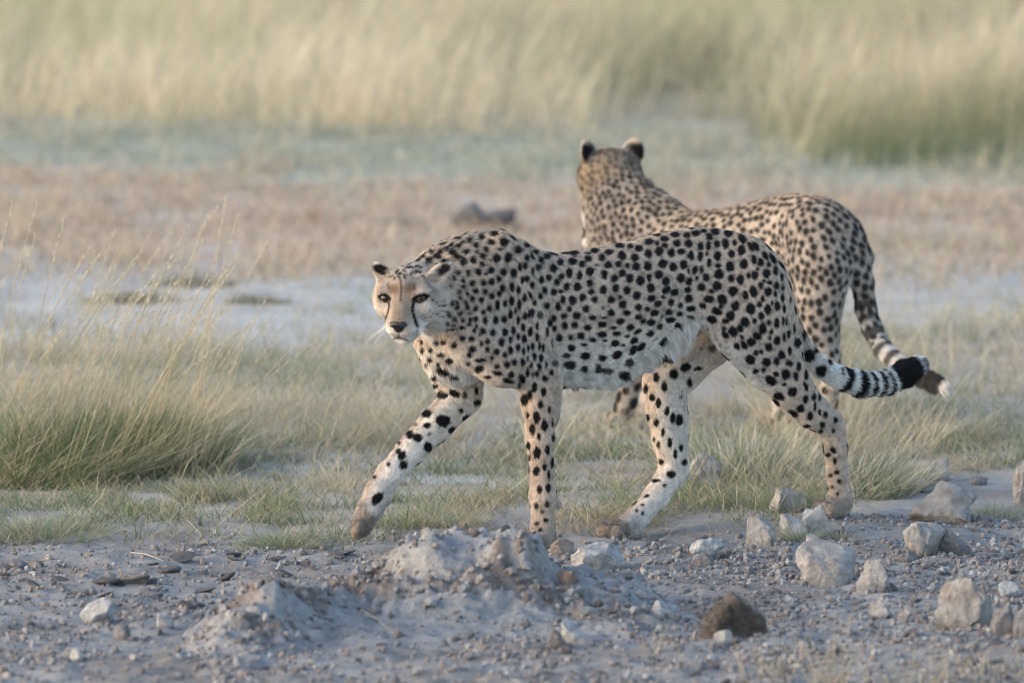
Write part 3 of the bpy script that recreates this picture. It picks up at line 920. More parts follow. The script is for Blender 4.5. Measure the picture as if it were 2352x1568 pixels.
A += [Prim(seg_fn(px(848, 1172, -.07), px(830, 1208, -.066), .0265, .0245), k=0.014, flow=(0.5, 0, -1), len=0.005, sp=0, kind='leg', dirt=0.9)]
for o_, y_ in ((-.022, 1232), (-.008, 1240), (.008, 1240), (.022, 1232)):
    A.append(Prim(seg_fn(px(828, 1205, -.066 + o_), px(819, y_ - 13, -.066 + o_ * 1.1), .0125, .0115), k=0.008, flow=(0.4, 0, -1), len=0.004, sp=0, kind='leg', dirt=0.9))
# near hind quarter
A += chain(FA, [(1716, 622, .050, .072), (1738, 700, .078, .078), (1750, 770, .092, .070), (1782, 838, .098, .0545)], k=0.04, sq=0.78, flow=(-0.6, 0, -0.8), len=0.005, sp=0.047, med=-1.0)
A += chain(FA, [(1640, 700, .070, .052), (1692, 765, .098, .046), (1755, 845, .102, .040)], k=0.035, sq=0.8, flow=(-0.4, 0, -1), len=0.0055, sp=0.045, med=-1.0)
A += chain(FA, [(1754, 640, .045, .046), (1780, 720, .065, .040), (1806, 800, .080, .028), (1828, 870, .088, .020)], k=0.03, flow=(-0.3, 0, -1), len=0.005, sp=0.04, med=-1.0)
A += chain(FA, [(1782, 836, .098, .056), (1818, 892, .098, .0455), (1862, 944, .092, .034), (1908, 982, .084, .0275)], k=0.02, len=0.006, sp=0.04, **LG)
A += chain(FA, [(1855, 900, .090, .018), (1918, 962, .084, .012)], k=0.016, len=0.006, sp=0.035, **LG)
A += chain(FA, [(1912, 975, .084, .0275), (1919, 1030, .082, .0255), (1924, 1090, .080, .0245), (1929, 1140, .078, .0255), (1930, 1152, .078, .025)], k=0.012, len=0.005, sp=0.028, **LG)
A += paw(FA, px(1928, 1160, .078), (1, 0.05, 0), .88, kind='leg', sp=0, dirt=0.6)
# far hind leg, inner side towards the camera
A += chain(FA, [(1690, 660, -.045, .075), (1618, 775, -.080, .064), (1560, 838, -.088, .054), (1528, 880, -.086, .049)], k=0.035, flow=(0.2, 0, -1), len=0.007, sp=0.046, pale=0.3, **LF)
A += chain(FA, [(1528, 878, -.086, .049), (1530, 940, -.084, .0445), (1537, 1010, -.082, .0355), (1548, 1078, -.078, .031)], k=0.015, len=0.006, sp=0.04, pale=0.35, **LF)
A += chain(FA, [(1560, 960, -.080, .022), (1562, 1060, -.078, .014), (1552, 1095, -.076, .02)], k=0.016, len=0.006, sp=0.04, pale=0.3, **LF)
A += chain(FA, [(1546, 1080, -.078, .0315), (1505, 1143, -.074, .0275), (1462, 1190, -.070, .0255), (1440, 1208, -.068, .0255)], k=0.012, len=0.005, sp=0.035, pale=0.5, **LF)
A += paw(FA, px(1440, 1211, -.068), (1, 0.02, -0.05), 1.05, kind='leg', sp=0, dirt=0.9)
# tail
tail_px = [(1756, 618, 0, .032), (1788, 690, 0, .026), (1818, 750, 0, .022), (1846, 802, 0, .0215), (1880, 840, 0, .0235), (1925, 867, 0, .0255),
           (1980, 882, 0, .0265), (2032, 879, 0, .0255), (2075, 860, 0, .0265), (2108, 840, 0, .0215)]
TL = [(*px(x, y, q), r_) for x, y, q, r_ in tail_px]
for i in range(len(TL) - 1):
    a_, b_ = np.array(TL[i][:3]), np.array(TL[i + 1][:3])
    d_ = b_ - a_
    A.append(Prim(seg_fn(a_, b_, TL[i][3], TL[i + 1][3]), k=0.02 if i < 2 else 0.010, flow=d_ / np.linalg.norm(d_), len=0.009 if i < 5 else (0.013 if i < 7 else 0.015),
                  sp=0.036, kind='tail' if i > 0 else 'body'))

HF = FA.dirl((-math.sin(math.radians(17)) * math.cos(math.radians(25)), -math.cos(math.radians(17)) * math.cos(math.radians(25)), -math.sin(math.radians(25))))
HA = Head(FA, px(940, 662, .075), HF, 1.0)
A += head_prims(HA, [((-8, -60, 30), (-0.30, -0.80, 0.60), (0.75, -0.2, 0.25), (35, 20, 8)),
                     ((-12, 68, 30), (-0.55, 0.80, 0.45), (0.75, 0.35, 0.1), (42, 21, 8))])

def bareA(P):
    X, Y = px_of(FA, P)
    X = (X - 771.75) / .21875; Y = (Y - 477.75) / .21875
    near = FA.px(930, 690, .12)[0] - 0.05
    b = (P[:, 0] > near - 0.10)
    e1 = ((X - 514) / 62) ** 2 + ((Y - 938) / 32) ** 2 < 1
    e2 = ((X - 886) / 80) ** 2 + ((Y - 944) / 34) ** 2 < 1
    nz = (np.abs(X - 660) < 92 - 0.75 * np.maximum(Y - 1215, 0)) & (Y > 1208) & (Y < 1318)
    return ~(b & (e1 | e2 | nz))


cfgA = dict(bare=bareA, tail=TL, bands=[(.60, .635, 1), (.675, .71, 1), (.735, .76, 1), (.785, .805, 1), (.825, .845, 1), (.868, .997, 1)], face=face_front, tail_free=False)
HQ = dict(h=0.003, n=280000)
if globals().get('QUICK'):
    HQ = dict(h=0.005, n=60000)
cheetah, VA, QA, NA, BVHA = build_cheetah(cfgA, FA, A, HA, HQ['h'], HQ['n'], spots=SPOTS, seed=1)
tag(cheetah, 'large spotted cheetah walking in front with lowered head facing the camera', 'cheetah')


def uv_ball(name, rad, mat, parent, loc, n=16, flat=1.0, M=None):
    bm = bmesh.new()
    bmesh.ops.create_uvsphere(bm, u_segments=n, v_segments=n // 2 + 2, radius=rad)
    for v in bm.verts:
        v.co.z *= flat
    me = bpy.data.meshes.new(name)
    bm.to_mesh(me); bm.free()
    me.polygons.foreach_set('use_smooth', np.ones(len(me.polygons), bool))
    o = link(name, me, mat, parent)
    if M is not None:
        m4 = Matrix(((M[0][0], M[0][1], M[0][2], loc[0]), (M[1][0], M[1][1], M[1][2], loc[1]), (M[2][0], M[2][1], M[2][2], loc[2]), (0, 0, 0, 1)))
        o.matrix_local = m4
    else:
        o.location = loc
    return o


def add_face(fr, hd, body, gaze, eyes, bvh, nose_u=-34):
    g = np.array(gaze, float); g /= np.linalg.norm(g)
    xx = np.cross([0, 0, 1.0], g); xx /= np.linalg.norm(xx)
    Mg = np.stack([xx, np.cross(g, xx), g], 1)                    # local z = gaze
    for c in eyes:
        e = uv_ball('eye', 0.0118, M_EYE, body, c, 20, 1.0, Mg)
        p = uv_ball('pupil', 0.0042, M_PUPIL, e, (0, 0, 0.0102), 14, 0.55)
    # nose leather: wedge with rounded top and two wings
    hit = bvh.ray_cast(Vector(hd.at(180, 0, nose_u)), Vector(-hd.F))[0]
    f0 = hd.coords(np.array([hit[:]]))[0][0] - 3.0
    n_ = [Prim(ell_fn(hd.at(f0 - 3, 0, nose_u + 5), np.array([12, 19, 7.5]) * hd.s, hd.M), k=0.004),
          Prim(ell_fn(hd.at(f0, 0, nose_u - 6), np.array([9, 10, 10]) * hd.s, hd.M), k=0.006)]
    for sg in (-1, 1):
        n_.append(Prim(ell_fn(hd.at(f0, sg * 11, nose_u + 1), np.array([9, 7.5, 6.5]) * hd.s, hd.M), k=0.004))
        n_.append(Prim(seg_fn(hd.at(f0 + 10, sg * 9, nose_u - 1), hd.at(f0 + 3, sg * 17, nose_u - 4), 2.6 * hd.s, 1.6 * hd.s), k=0.002, sub=True))
    body['nose_at'] = list(hd.at(f0, 0, nose_u))
    return n_


def polygonise_box(prims, c, half, h):
    shift = np.array(c) - half
    n = int(2 * half / h) + 1
    g_ = np.stack(np.meshgrid(*[np.arange(n)] * 3, indexing='ij'), -1).reshape(-1, 3)
    F = eval_all(prims, shift + g_ * h).reshape(n, n, n)
    cs = [(i, j, k) for i in (0, 1) for j in (0, 1) for k in (0, 1)]
    m = n - 1
    cor = np.stack([F[i:i + m, j:j + m, k:k + m] for i, j, k in cs], -1)
    neg = (cor < 0).sum(-1)
    ii = np.argwhere((neg > 0) & (neg < 8))
    cv = cor[ii[:, 0], ii[:, 1], ii[:, 2]]
    cpos = np.array(cs, float)
    acc = np.zeros((len(ii), 3)); cnt = np.zeros(len(ii))
    for a in range(8):
        for b in range(a + 1, 8):
            if np.abs(cpos[a] - cpos[b]).sum() != 1:
                continue
            x = (cv[:, a] < 0) != (cv[:, b] < 0)
            t = np.where(x, cv[:, a] / np.where(x, cv[:, a] - cv[:, b], 1), 0)
            acc += np.where(x[:, None], cpos[a] + t[:, None] * (cpos[b] - cpos[a]), 0); cnt += x
    V = shift + (ii + acc / cnt[:, None]) * h
    idm = -np.ones((m, m, m), int); idm[ii[:, 0], ii[:, 1], ii[:, 2]] = np.arange(len(ii))
    quads = []
    for ax in range(3):
        e = [0, 0, 0]; e[ax] = 1
        c1 = cs.index(tuple(e))
        x = (cv[:, 0] < 0) != (cv[:, c1] < 0)
        u, w = (ax + 1) % 3, (ax + 2) % 3
        for r_ in np.nonzero(x)[0]:
            p = ii[r_].copy()
            if p[u] == 0 or p[w] == 0:
                continue
            p1 = p.copy(); p1[u] -= 1
            p2 = p1.copy(); p2[w] -= 1
            p3 = p.copy(); p3[w] -= 1
            q = [r_, idm[tuple(p1)], idm[tuple(p2)], idm[tuple(p3)]]
            if min(q) < 0:
                continue
            quads.append(q[::-1] if cv[r_, 0] >= 0 else q)
    return V, np.array(quads)


CPX = lambda X, Y: (771.75 + X * .21875, 477.75 + Y * .21875)


def eye_at(X, Y, rad):
    """behind the lids: average depth of the rim above and below the opening"""
    o = FA.R @ (CAMP - FA.o)
    ds = []
    for dx, dy in ((0, -62), (0, 62), (-40, -50), (40, -50)):
        x, y = CPX(X + dx, Y + dy)
        dl = FA.R @ ray(x, y); dl /= np.linalg.norm(dl)
        ds.append(BVHA.ray_cast(Vector(o), Vector(dl))[3])
    x, y = CPX(X, Y)
    dl = FA.R @ ray(x, y); dl /= np.linalg.norm(dl)
    return o + dl * (np.mean(ds) + rad - 0.0006)


gz_dir = FA.dirl((0.02, -1, 0.05))
eyesA = [eye_at(520, 940, .0118), eye_at(886, 942, .0118)]
nose_pr = add_face(FA, HA, cheetah, gz_dir, eyesA, BVHA)
nv, nq = polygonise_box(nose_pr, np.array(cheetah['nose_at']), 0.034, 0.0011)
nose = link('nose', make_mesh('nose', nv, quads=nq), M_NOSE, cheetah)
# whiskers
wr = np.random.default_rng(3)
for sg in (-1, 1):
    for i in range(11):
        p0 = HA.at(80 + wr.uniform(-8, 8), sg * (31 + wr.uniform(-3, 2)), -52 + wr.uniform(-10, 8))
        d0 = HA.R * sg * 1.0 + HA.F * wr.uniform(0.1, 0.5) - HA.U * wr.uniform(0.15, 0.75)
        d0 /= np.linalg.norm(d0)
        L_ = wr.uniform(0.040, 0.075)
        pts = [p0 + d0 * L_ * t - np.array([0, 0, 1]) * 0.022 * t * t for t in (0, .25, .5, .75, 1)]
        wv_, wf_ = [], []
        for j, p in enumerate(pts):
            rr_ = 0.00060 * (1 - 0.75 * j / 4)
            for k in range(3):
                a_ = k * 2.094
                wv_.append(p + rr_ * (np.cos(a_) * HA.U + np.sin(a_) * HA.F))
        for j in range(4):
            for k in range(3):
                wf_.append([j * 3 + k, j * 3 + (k + 1) % 3, (j + 1) * 3 + (k + 1) % 3, (j + 1) * 3 + k])
        link('whisker', make_mesh('whisker', wv_, quads=wf_), M_WHISK, cheetah)

# ------------------------------------------------------------------ second cheetah, behind, looking away
FB = Frame(-45, (1892, 1016), 0.06, 0.0)
px = FB.px


def face_rear(V, N, C, hc, headw, earw, fr, bvh, camL):
    f, rr, u = hc.T
    C = C.copy()
    hw = sstep(0.3, 0.8, headw)
    BLK = np.array([0.012, 0.011, 0.012]); W_ = np.array([0.70, 0.66, 0.61]); GR = np.array([0.44, 0.345, 0.26])

    def mixc(col, k):
        nonlocal C
        C = C + (np.asarray(col) - C) * np.clip(k, 0, 1)[:, None]
    hw = sstep(0.12, 0.5, headw)
    mixc(GR, hw)
    tick = sstep(0.02, 0.16, noise3(V * np.array([60., 60, 34]), 31) + 0.5 * noise3(V * 110, 32))
    mixc(BLK, hw * tick * 0.15)
    mixc(BLK, cfgB['amt'] * .62 * hw * (1 - sstep(30, 60, f)))
    mixc(W_, hw * sstep(20, 60, f) * sstep(-10, -40, u) * 0.8)
    ew = sstep(0.35, 0.7, earw)
    mixc(GR * 1.3, ew)
    back = sstep(0.1, 0.5, -(N @ HB.F))
    mixc(BLK, ew * back * (1 - sstep(54, 70, u)))
    mixc(W_, ew * sstep(0.5, 0.9, np.abs(N @ HB.R)) * 0.5 * sstep(30, 50, u))
    return C


torsoB = torso_fn(
    tp([(1362, 640), (1375, 560), (1400, 510), (1440, 470), (1480, 468), (1540, 475), (1600, 484), (1680, 477), (1740, 461), (1830, 444), (1895, 456),
        (1945, 488), (1970, 530), (1984, 590)]),
    tp([(1362, 660), (1380, 720), (1420, 760), (1500, 770), (1600, 755), (1700, 725), (1780, 685), (1850, 660), (1930, 655), (1970, 630), (1984, 600)]),
    tw([(1362, .03), (1385, .065), (1440, .085), (1540, .10), (1650, .105), (1740, .092), (1800, .08), (1880, .085), (1940, .07), (1984, .03)]))
B = []
B.append(Prim(torsoB, k=0.03, len=0.0075, sp=0.0185, **BK))
B += chain(FB, [(1475, 590, 0, .112), (1440, 512, 0, .095), (1412, 440, 0, .070), (1404, 402, 0, .052)], k=0.045, flow=(-0.4, 0, -0.9), len=0.012, sp=0.0155)
B += chain(FB, [(1450, 450, 0, .045), (1520, 500, 0, .05)], k=0.05, flow=(-0.8, 0, -0.4), len=0.016, sp=0.016)
B += chain(FB, [(1372, 490, .0, .034), (1386, 560, .0, .042), (1398, 640, 0, .05)], k=0.03, flow=(0, 0, -1), len=0.02, sp=0.05, pale=1.2)
B += chain(FB, [(1470, 500, .05, .036), (1440, 640, .09, .058)], k=0.035, sq=0.75, flow=(-0.4, 0, -0.9), len=0.008, sp=0.017, med=-1.0)
B += chain(FB, [(1440, 640, .09, .056), (1470, 745, .09, .044)], k=0.03, len=0.007, sp=0.0195, **LG)
B += chain(FB, [(1470, 745, .09, .043), (1452, 850, .085, .032), (1440, 920, .08, .027), (1420, 965, .075, .025)], k=0.012, len=0.006, sp=0.03, **LG)
B += paw(FB, px(1418, 972, .075), (1, 0.1, 0), 0.95, kind='leg', sp=0, dirt=0.7)
B += chain(FB, [(1490, 640, -.08, .056), (1512, 745, -.085, .042), (1500, 850, -.08, .031), (1488, 930, -.075, .026)], k=0.015, len=0.006, sp=0.03, **LF)
B += paw(FB, px(1484, 945, -.075), (1, 0.0, 0), 0.95, kind='leg', sp=0, dirt=0.7)
B += chain(FB, [(1870, 540, .05, .082), (1882, 620, .075, .078), (1880, 700, .09, .060)], k=0.04, sq=0.8, flow=(-0.5, 0, -0.9), len=0.007, sp=0.0195, med=-1.0)
B += chain(FB, [(1880, 696, .09, .060), (1884, 760, .09, .045), (1900, 830, .085, .031), (1910, 868, .08, .0265)], k=0.02, len=0.006, sp=0.0195, **LG)
B += chain(FB, [(1910, 866, .08, .026), (1900, 930, .075, .025), (1893, 985, .07, .0255), (1892, 996, .07, .025)], k=0.012, len=0.005, sp=0.03, **LG)
B += paw(FB, px(1892, 1002, .07), (1, 0.05, 0), 0.95, kind='leg', sp=0, dirt=0.7)
B += chain(FB, [(1900, 540, -.05, .08), (1850, 680, -.085, .06), (1800, 770, -.085, .044), (1822, 860, -.08, .029)], k=0.035, len=0.007, sp=0.04, **LF)
B += chain(FB, [(1822, 860, -.08, .028), (1800, 920, -.075, .025), (1792, 965, -.07, .025)], k=0.012, len=0.005, sp=0.03, **LF)
B += paw(FB, px(1790, 972, -.07), (1, 0.0, 0), 0.95, kind='leg', sp=0, dirt=0.7)
tail_b = [(1940, 540, 0, .040), (1968, 592, 0, .031), (1981, 650, 0, .0255), (1989, 710, 0, .0245), (2003, 755, 0, .0235), (2028, 800, 0, .0215), (2060, 832, 0, .0205),
          (2105, 860, 0, .020), (2145, 880, 0, .019), (2170, 892, 0, .012)]
TB = [(*px(x, y, q), r_) for x, y, q, r_ in tail_b]
for i in range(len(TB) - 1):
    a_, b_ = np.array(TB[i][:3]), np.array(TB[i + 1][:3])
    d_ = b_ - a_
    B.append(Prim(seg_fn(a_, b_, TB[i][3], TB[i + 1][3]), k=0.02 if i < 2 else 0.010, flow=d_ / np.linalg.norm(d_), len=0.010 if i < 6 else 0.016,
                  sp=0.022, kind='tail' if i > 0 else 'body'))
HB = Head(FB, px(1400, 383, 0.0), FB.dirl((-0.30, 0.95, -0.05)), 1.0)
B += head_prims(HB, [((-12, -61, 36), (-0.1, -0.30, 0.95), (0.8, -0.6, 0), (39, 31, 9)),
                     ((-12, 61, 36), (-0.1, 0.30, 0.95), (0.8, 0.6, 0), (39, 31, 9))], sp=.0145)
cfgB = dict(tail=TB, bands=[(.33,.37,.85),(.40,.43,.85),(.475, .52, .9), (.56, .60, .9), (.635, .675, .9), (.72, .76, 1), (.80, .985, 1)], spots_to=.55, face=face_rear, headspots=True, ratio=.47, tan=[.455, .39, .34], tailw=.55, cand=60000)
cheetah_b, VB, QB, NB, BVHB = build_cheetah(cfgB, FB, B, HB, HQ['h'] * 1.25, int(HQ['n'] * 0.55), spots=None, seed=2)
tag(cheetah_b, 'spotted cheetah standing behind the walking one, turned away with raised head', 'cheetah')
nose_b = add_face(FB, HB, cheetah_b, HB.F, [HB.at(52, -39, 4), HB.at(52, 39, 4)], BVHB)
nv, nq = polygonise_box(nose_b, np.array(cheetah_b['nose_at']), 0.034, 0.0016)
link('nose', make_mesh('nose', nv, quads=nq), M_NOSE, cheetah_b)
for nm, fr_, P_ in (('A near fore', FA, FA.px(1246, 1262, .065)), ('A near hind', FA, FA.px(1928, 1182, .078)), ('A far hind', FA, FA.px(1410, 1236, -.068)),
                    ('A far fore', FA, FA.px(820, 1241, -.066)), ('B nf', FB, FB.px(1410, 990, .075)), ('B ff', FB, FB.px(1476, 966, -.075)), ('B nh', FB, FB.px(1888, 1018, .07)), ('B fh', FB, FB.px(1785, 990, -.07))):
    print(nm, fr_.world(P_))
# ------------------------------------------------------------------ terrain
FEET = [(FA.world(FA.px(1246, 1262, .065)), -.003), (FA.world(FA.px(1928, 1184, .078)), -.002), (FA.world(FA.px(1412, 1238, -.068)), -.002),
        (FB.world(FB.px(1410, 990, .075)), 0), (FB.world(FB.px(1476, 966, -.075)), 0), (FB.world(FB.px(1888, 1018, .07)), 0)]


def gz_base(X, Y):
    z = 0.010 * n2(X, Y, 0.9, 3, 40) * sstep(8, 14, Y)
    xs, ys = proj(np.stack([X, Y, np.zeros_like(X)], 1))
    rough = sstep(1160, 1260, ys + 40 * sstep(1500, 2000, xs) + 30 * n2(X, Y, 3, 2, 44)) * (1 - sstep(2100, 3500, ys))
    z = z + rough * (0.018 * n2(X, Y, 6, 4, 41, 0.62) + 0.010 * n2(X, Y, 24, 3, 42))
    z = z + (1 - rough) * (0.004 * n2(X, Y, 5, 3, 43))
    far = sstep(34, 80, Y)
    return z + far * 0.0


FEETZ = []
for P_, off in FEET:
    b_ = gz_base(np.array([P_[0]]), np.array([P_[1]]))[0]
    FEETZ.append((P_[0], P_[1], P_[2] + off - b_))


def gz(X, Y):
    X = np.asarray(X, float); Y = np.asarray(Y, float)
    z = gz_base(X, Y)
    num = np.zeros_like(X); den = np.zeros_like(X)
    for fx, fy, dz in FEETZ:
        w = np.exp(-(((X - fx) / 0.20) ** 2 + ((Y - fy) / 0.20) ** 2))
        num += w * dz; den += w
    return z + num / np.maximum(den, 1.0)


def grow(a, step0, ratio, lim):
    out = [a]; s = step0
    while abs(out[-1]) < lim:
        s *= ratio
        out.append(out[-1] + s)
    return out


xr = list(np.arange(-1.5, 1.5001, 0.011))
xs_ = [-v for v in grow(1.5, 0.012, 1.16, 600)][::-1][:-1] + xr + grow(1.5, 0.012, 1.16, 600)[1:]
yn = list(np.arange(15.9, 21.0, 0.022)) + list(np.arange(21.0, 34.0, 0.06))
ys_ = [16 - (v - 16) for v in grow(16.1, 0.05, 1.3, 40)][::-1] + yn + grow(34.06, 0.08, 1.1, 1600)
gxv, gyv = np.meshgrid(np.array(xs_), np.array(ys_), indexing='ij')
GX, GY = gxv.ravel(), gyv.ravel()
GZ = gz(GX, GY)
nx_, ny_ = gxv.shape
ii_ = np.arange(nx_ * ny_).reshape(nx_, ny_)
gq = np.stack([ii_[:-1, :-1].ravel(), ii_[1:, :-1].ravel(), ii_[1:, 1:].ravel(), ii_[:-1, 1:].ravel()], 1)
PXx, PXy = proj(np.stack([GX, GY, np.zeros_like(GX)], 1))
front_ok = GY > 6
PXy = np.where(front_ok, PXy, 5000)


def tall_base(x):
    return np.interp(x, [-400, 0, 600, 1250, 1500, 1700, 1850, 2352, 2800], [285, 292, 302, 312, 302, 330, 385, 402, 405])


def ground_colours(X, Y, x, y):
    a = n2(X, Y, 1.3, 4, 60); b = n2(X, Y, 5.0, 4, 61); c = n2(X, Y, 18.0, 3, 62)
    yy = y + 75 * a + 40 * b
    C = np.zeros((len(X), 3))
    dirt = np.array([.265, .254, .242]); dirt_b = np.array([.215, .185, .162])
    lake = np.array([.50, .472, .435]); lake2 = np.array([.37, .345, .325])
    red = np.array([.46, .355, .275]); red2 = np.array([.51, .44, .37])
    grn = np.array([.36, .36, .29]); straw = np.array([.385, .335, .275]); deep = np.array([.34, .30, .22])

    def lay(col, k):
        nonlocal C
        C = C + (col - C) * np.clip(k, 0, 1)[:, None]
    C[:] = deep
    lay(grn, sstep(-30, 25, yy - tall_base(x)))
    lay(red, sstep(395, 440, yy + 0.02 * (1176 - x)))
    lay(red2, sstep(395, 440, yy) * sstep(0.0, 0.4, b + 0.3 * a) * 0.8)
    rightpath = np.exp(-((yy - 660) / 62) ** 2) * sstep(1850, 2000, x)
    leftlake = sstep(590, 640, yy) * (1 - sstep(740, 830, yy)) * (1 - sstep(1000, 1150, x))
    lay(straw, sstep(560, 640, yy))
    lay(lake, np.maximum(leftlake, rightpath))
    lay(lake2, np.maximum(leftlake, rightpath) * sstep(0.0, 0.3, b + .4 * c) * 0.8)
    lay(straw, np.maximum(leftlake, rightpath) * sstep(0.1, 0.35, -b + .5 * a) * 0.55)
    lay(grn * 1.15, sstep(880, 1010, yy) * 0.5 * sstep(-.1, .3, b))
    lay(lake * 0.92, sstep(960, 1010, yy) * sstep(0.02, 0.22, b + .5 * a) * 0.75)
    ed = yy + 120 * sstep(1950, 2200, x)
    lay(dirt, sstep(1170, 1240, ed))
    lay(dirt_b, sstep(1170, 1240, ed) * sstep(0.05, 0.4, b + 0.6 * c) * 0.75)
    lay(lake * 0.66, sstep(1170, 1240, ed) * sstep(0.12, 0.45, -b + 0.3 * c) * 0.5)
    C = C * (1 + 0.16 * c)[:, None]
    return C


gme = make_mesh('ground', np.stack([GX, GY, GZ], 1), quads=gq)
set_col(gme, np.clip(ground_colours(GX, GY, PXx, PXy), 0, 1))
ground = link('ground', gme, M_GROUND)
tag(ground, 'dry cracked savannah ground of grey dust and pale clay', kind='structure')

# ------------------------------------------------------------------ mound of crusted dirt in the foreground
mx_, my_ = np.meshgrid(np.arange(-0.82, 0.46, 0.0055), np.arange(17.0, 18.85, 0.010), indexing='ij')
MX, MY = mx_.ravel(), my_.ravel()
mpx = 1176 + MX / 18.3 * FPX
S18 = FPX / 18.3


def mound_h(X, Y):
    x = 1176 + X / np.maximum(Y, 1) * FPX
    wob = n2(X, Y, 5, 3, 70)
    top = np.interp(x + 18 * wob, [380, 430, 480, 520, 560, 625, 660, 700, 760, 810, 860, 920, 960, 1010, 1080, 1150, 1195, 1235, 1262, 1292, 1330, 1400, 1460, 1530, 1600],
                    [1480, 1445, 1408, 1382, 1362, 1352, 1358, 1354, 1338, 1320, 1292, 1256, 1234, 1220, 1218, 1212, 1213, 1232, 1268, 1298, 1306, 1318, 1340, 1370, 1400])
    by = np.interp(x, [380, 640, 760, 860, 1600], [1470, 1452, 1420, 1398, 1390])
    yr = np.interp(x, [380, 640, 760, 860, 1600], [17.80, 17.95, 18.20, 18.36, 18.42])
    h = np.maximum(by - top, 0) / S18
    dy = Y - yr + 0.05 * wob
    back = np.exp(-(np.maximum(dy, 0) / 0.16) ** 2)
    fr_ = np.exp(-(np.maximum(-dy, 0) / (0.34 + 0.12 * n2(X, Y, 2.5, 2, 72))) ** 2)
    return h * 1.02 * back * fr_


h0 = mound_h(MX, MY)
P3 = np.stack([MX, MY * 0.8, h0 * 1.5], 1)
n_a = fbm(P3 * 9, 4, 73, 0.55)
n_b = fbm(P3 * 34, 4, 75, 0.6)
rid = 1 - np.abs(fbm(P3 * 14, 3, 77)) * 2.2
k_ = np.clip(h0 / 0.05, 0, 1)
n_c = fbm(P3 * 90, 3, 78, 0.6)
smo = 0.35 + 0.65 * sstep(-.02, .32, n2(MX, MY, 6, 4, 80) + .42 * np.exp(-((MX + 0.535) / 0.16) ** 2) - .10 * (MX > -.38))
MZ = gz(MX, MY) + h0 * (1 + 0.25 * n_a) + k_ * (0.020 * n_a + 0.017 * smo * n_b + 0.018 * (rid - 0.6) * smo + 0.007 * smo * n_c) - 0.012 * (1 - sstep(0.0, 0.012, h0)) - 0.004 + 0.003 * n_b
ms = mx_.shape
ii_ = np.arange(ms[0] * ms[1]).reshape(ms)
mq = np.stack([ii_[:-1, :-1].ravel(), ii_[1:, :-1].ravel(), ii_[1:, 1:].ravel(), ii_[:-1, 1:].ravel()], 1)
MVt = np.stack([MX, MY, MZ], 1)
mn = normals_of(MVt, mq)
grey_, brown_, pale_ = np.array([.29, .285, .28]), np.array([.19, .155, .137]), np.array([.36, .35, .345])
LH = np.exp(-((MX + 0.535) / 0.16) ** 2)
kb = np.clip(sstep(0.10, 0.42, n2(MX, MY, 6, 4, 80) + 0.35 * n_b + .42 * LH - .10 * (MX > -.38)) * 0.92, 0, 1) * np.clip(k_ + .2, 0, 1)
kp = sstep(0.15, 0.45, n2(MX, MY, 11, 3, 82)) * 0.6
MC = grey_ + (brown_ - grey_) * kb[:, None]
MC = MC + (pale_ - MC) * (kp * (1 - kb))[:, None]
mme = make_mesh('dirt_mound', MVt, quads=mq)
set_col(mme, MC * (1 + 0.2 * n_b)[:, None])
mound = link('dirt_mound', mme, M_MOUND)
tag(mound, 'low crumbling mound of grey brown dirt in front of the walking cheetah', kind='structure')


def surf_z(X, Y):
    X = np.atleast_1d(np.asarray(X, float)); Y = np.atleast_1d(np.asarray(Y, float))
    h = mound_h(X, Y)
    inb = (X > -0.8) & (X < 0.44) & (Y > 17.02) & (Y < 18.83)
    i = np.clip(((X + 0.82) / 0.0055).round().astype(int), 0, ms[0] - 1)
    j = np.clip(((Y - 17.0) / 0.010).round().astype(int), 0, ms[1] - 1)
    mz = MZ.reshape(ms)[i, j]
    g = gz(X, Y)
    return np.where(inb, np.maximum(g, mz), g)


# ------------------------------------------------------------------ rocks
def rock_mesh(name, seed, dims, sub=4, cuts=12, rough=0.30, col=(.42, .37, .345), col2=(.30, .245, .215), lump=0.0):
    r = np.random.default_rng(seed)
    bm = bmesh.new()
    bmesh.ops.create_icosphere(bm, subdivisions=sub, radius=1)
    V = np.array([v.co[:] for v in bm.verts])
    F = np.array([[v.index for v in f.verts] for f in bm.faces])
    bm.free()
    for _ in range(cuts):
        n = r.normal(size=3); n /= np.linalg.norm(n)
        d = r.uniform(0.36, 0.80)
        e = np.maximum(V @ n - d, 0)
        V = V - e[:, None] * n * 0.90
    nrm = V / np.linalg.norm(V, axis=1, keepdims=True)
    o = r.uniform(0, 50, 3)
    V = V * (1 + rough * fbm(V * 1.6 + o, 3, seed) + rough * 0.6 * fbm(V * 4.5 + o, 4, seed + 5, 0.65) + lump * np.abs(fbm(V * 3 + o, 2, seed + 9)))[:, None]
    V = V * (np.array(dims) / 2)
    nz_ = fbm(nrm * 2.2 + o, 4, seed + 3)
    n3_ = fbm(nrm * 6 + o, 3, seed + 4)
    C = np.array(col) + (np.array(col2) - np.array(col)) * sstep(0.0, 0.45, nz_)[:, None]
    C = C * (1 + 0.26 * n3_)[:, None]
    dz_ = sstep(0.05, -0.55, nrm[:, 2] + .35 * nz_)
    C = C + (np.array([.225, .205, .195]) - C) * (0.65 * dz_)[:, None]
    V = V / (V.max(0) - V.min(0)) * np.array(dims)
    me = make_mesh(name, V, tris=F, smooth=sub > 2)
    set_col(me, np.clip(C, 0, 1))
    if sub > 2:
        try:
            me.set_sharp_from_angle(angle=math.radians(42))
        except Exception:
            pass
    return me


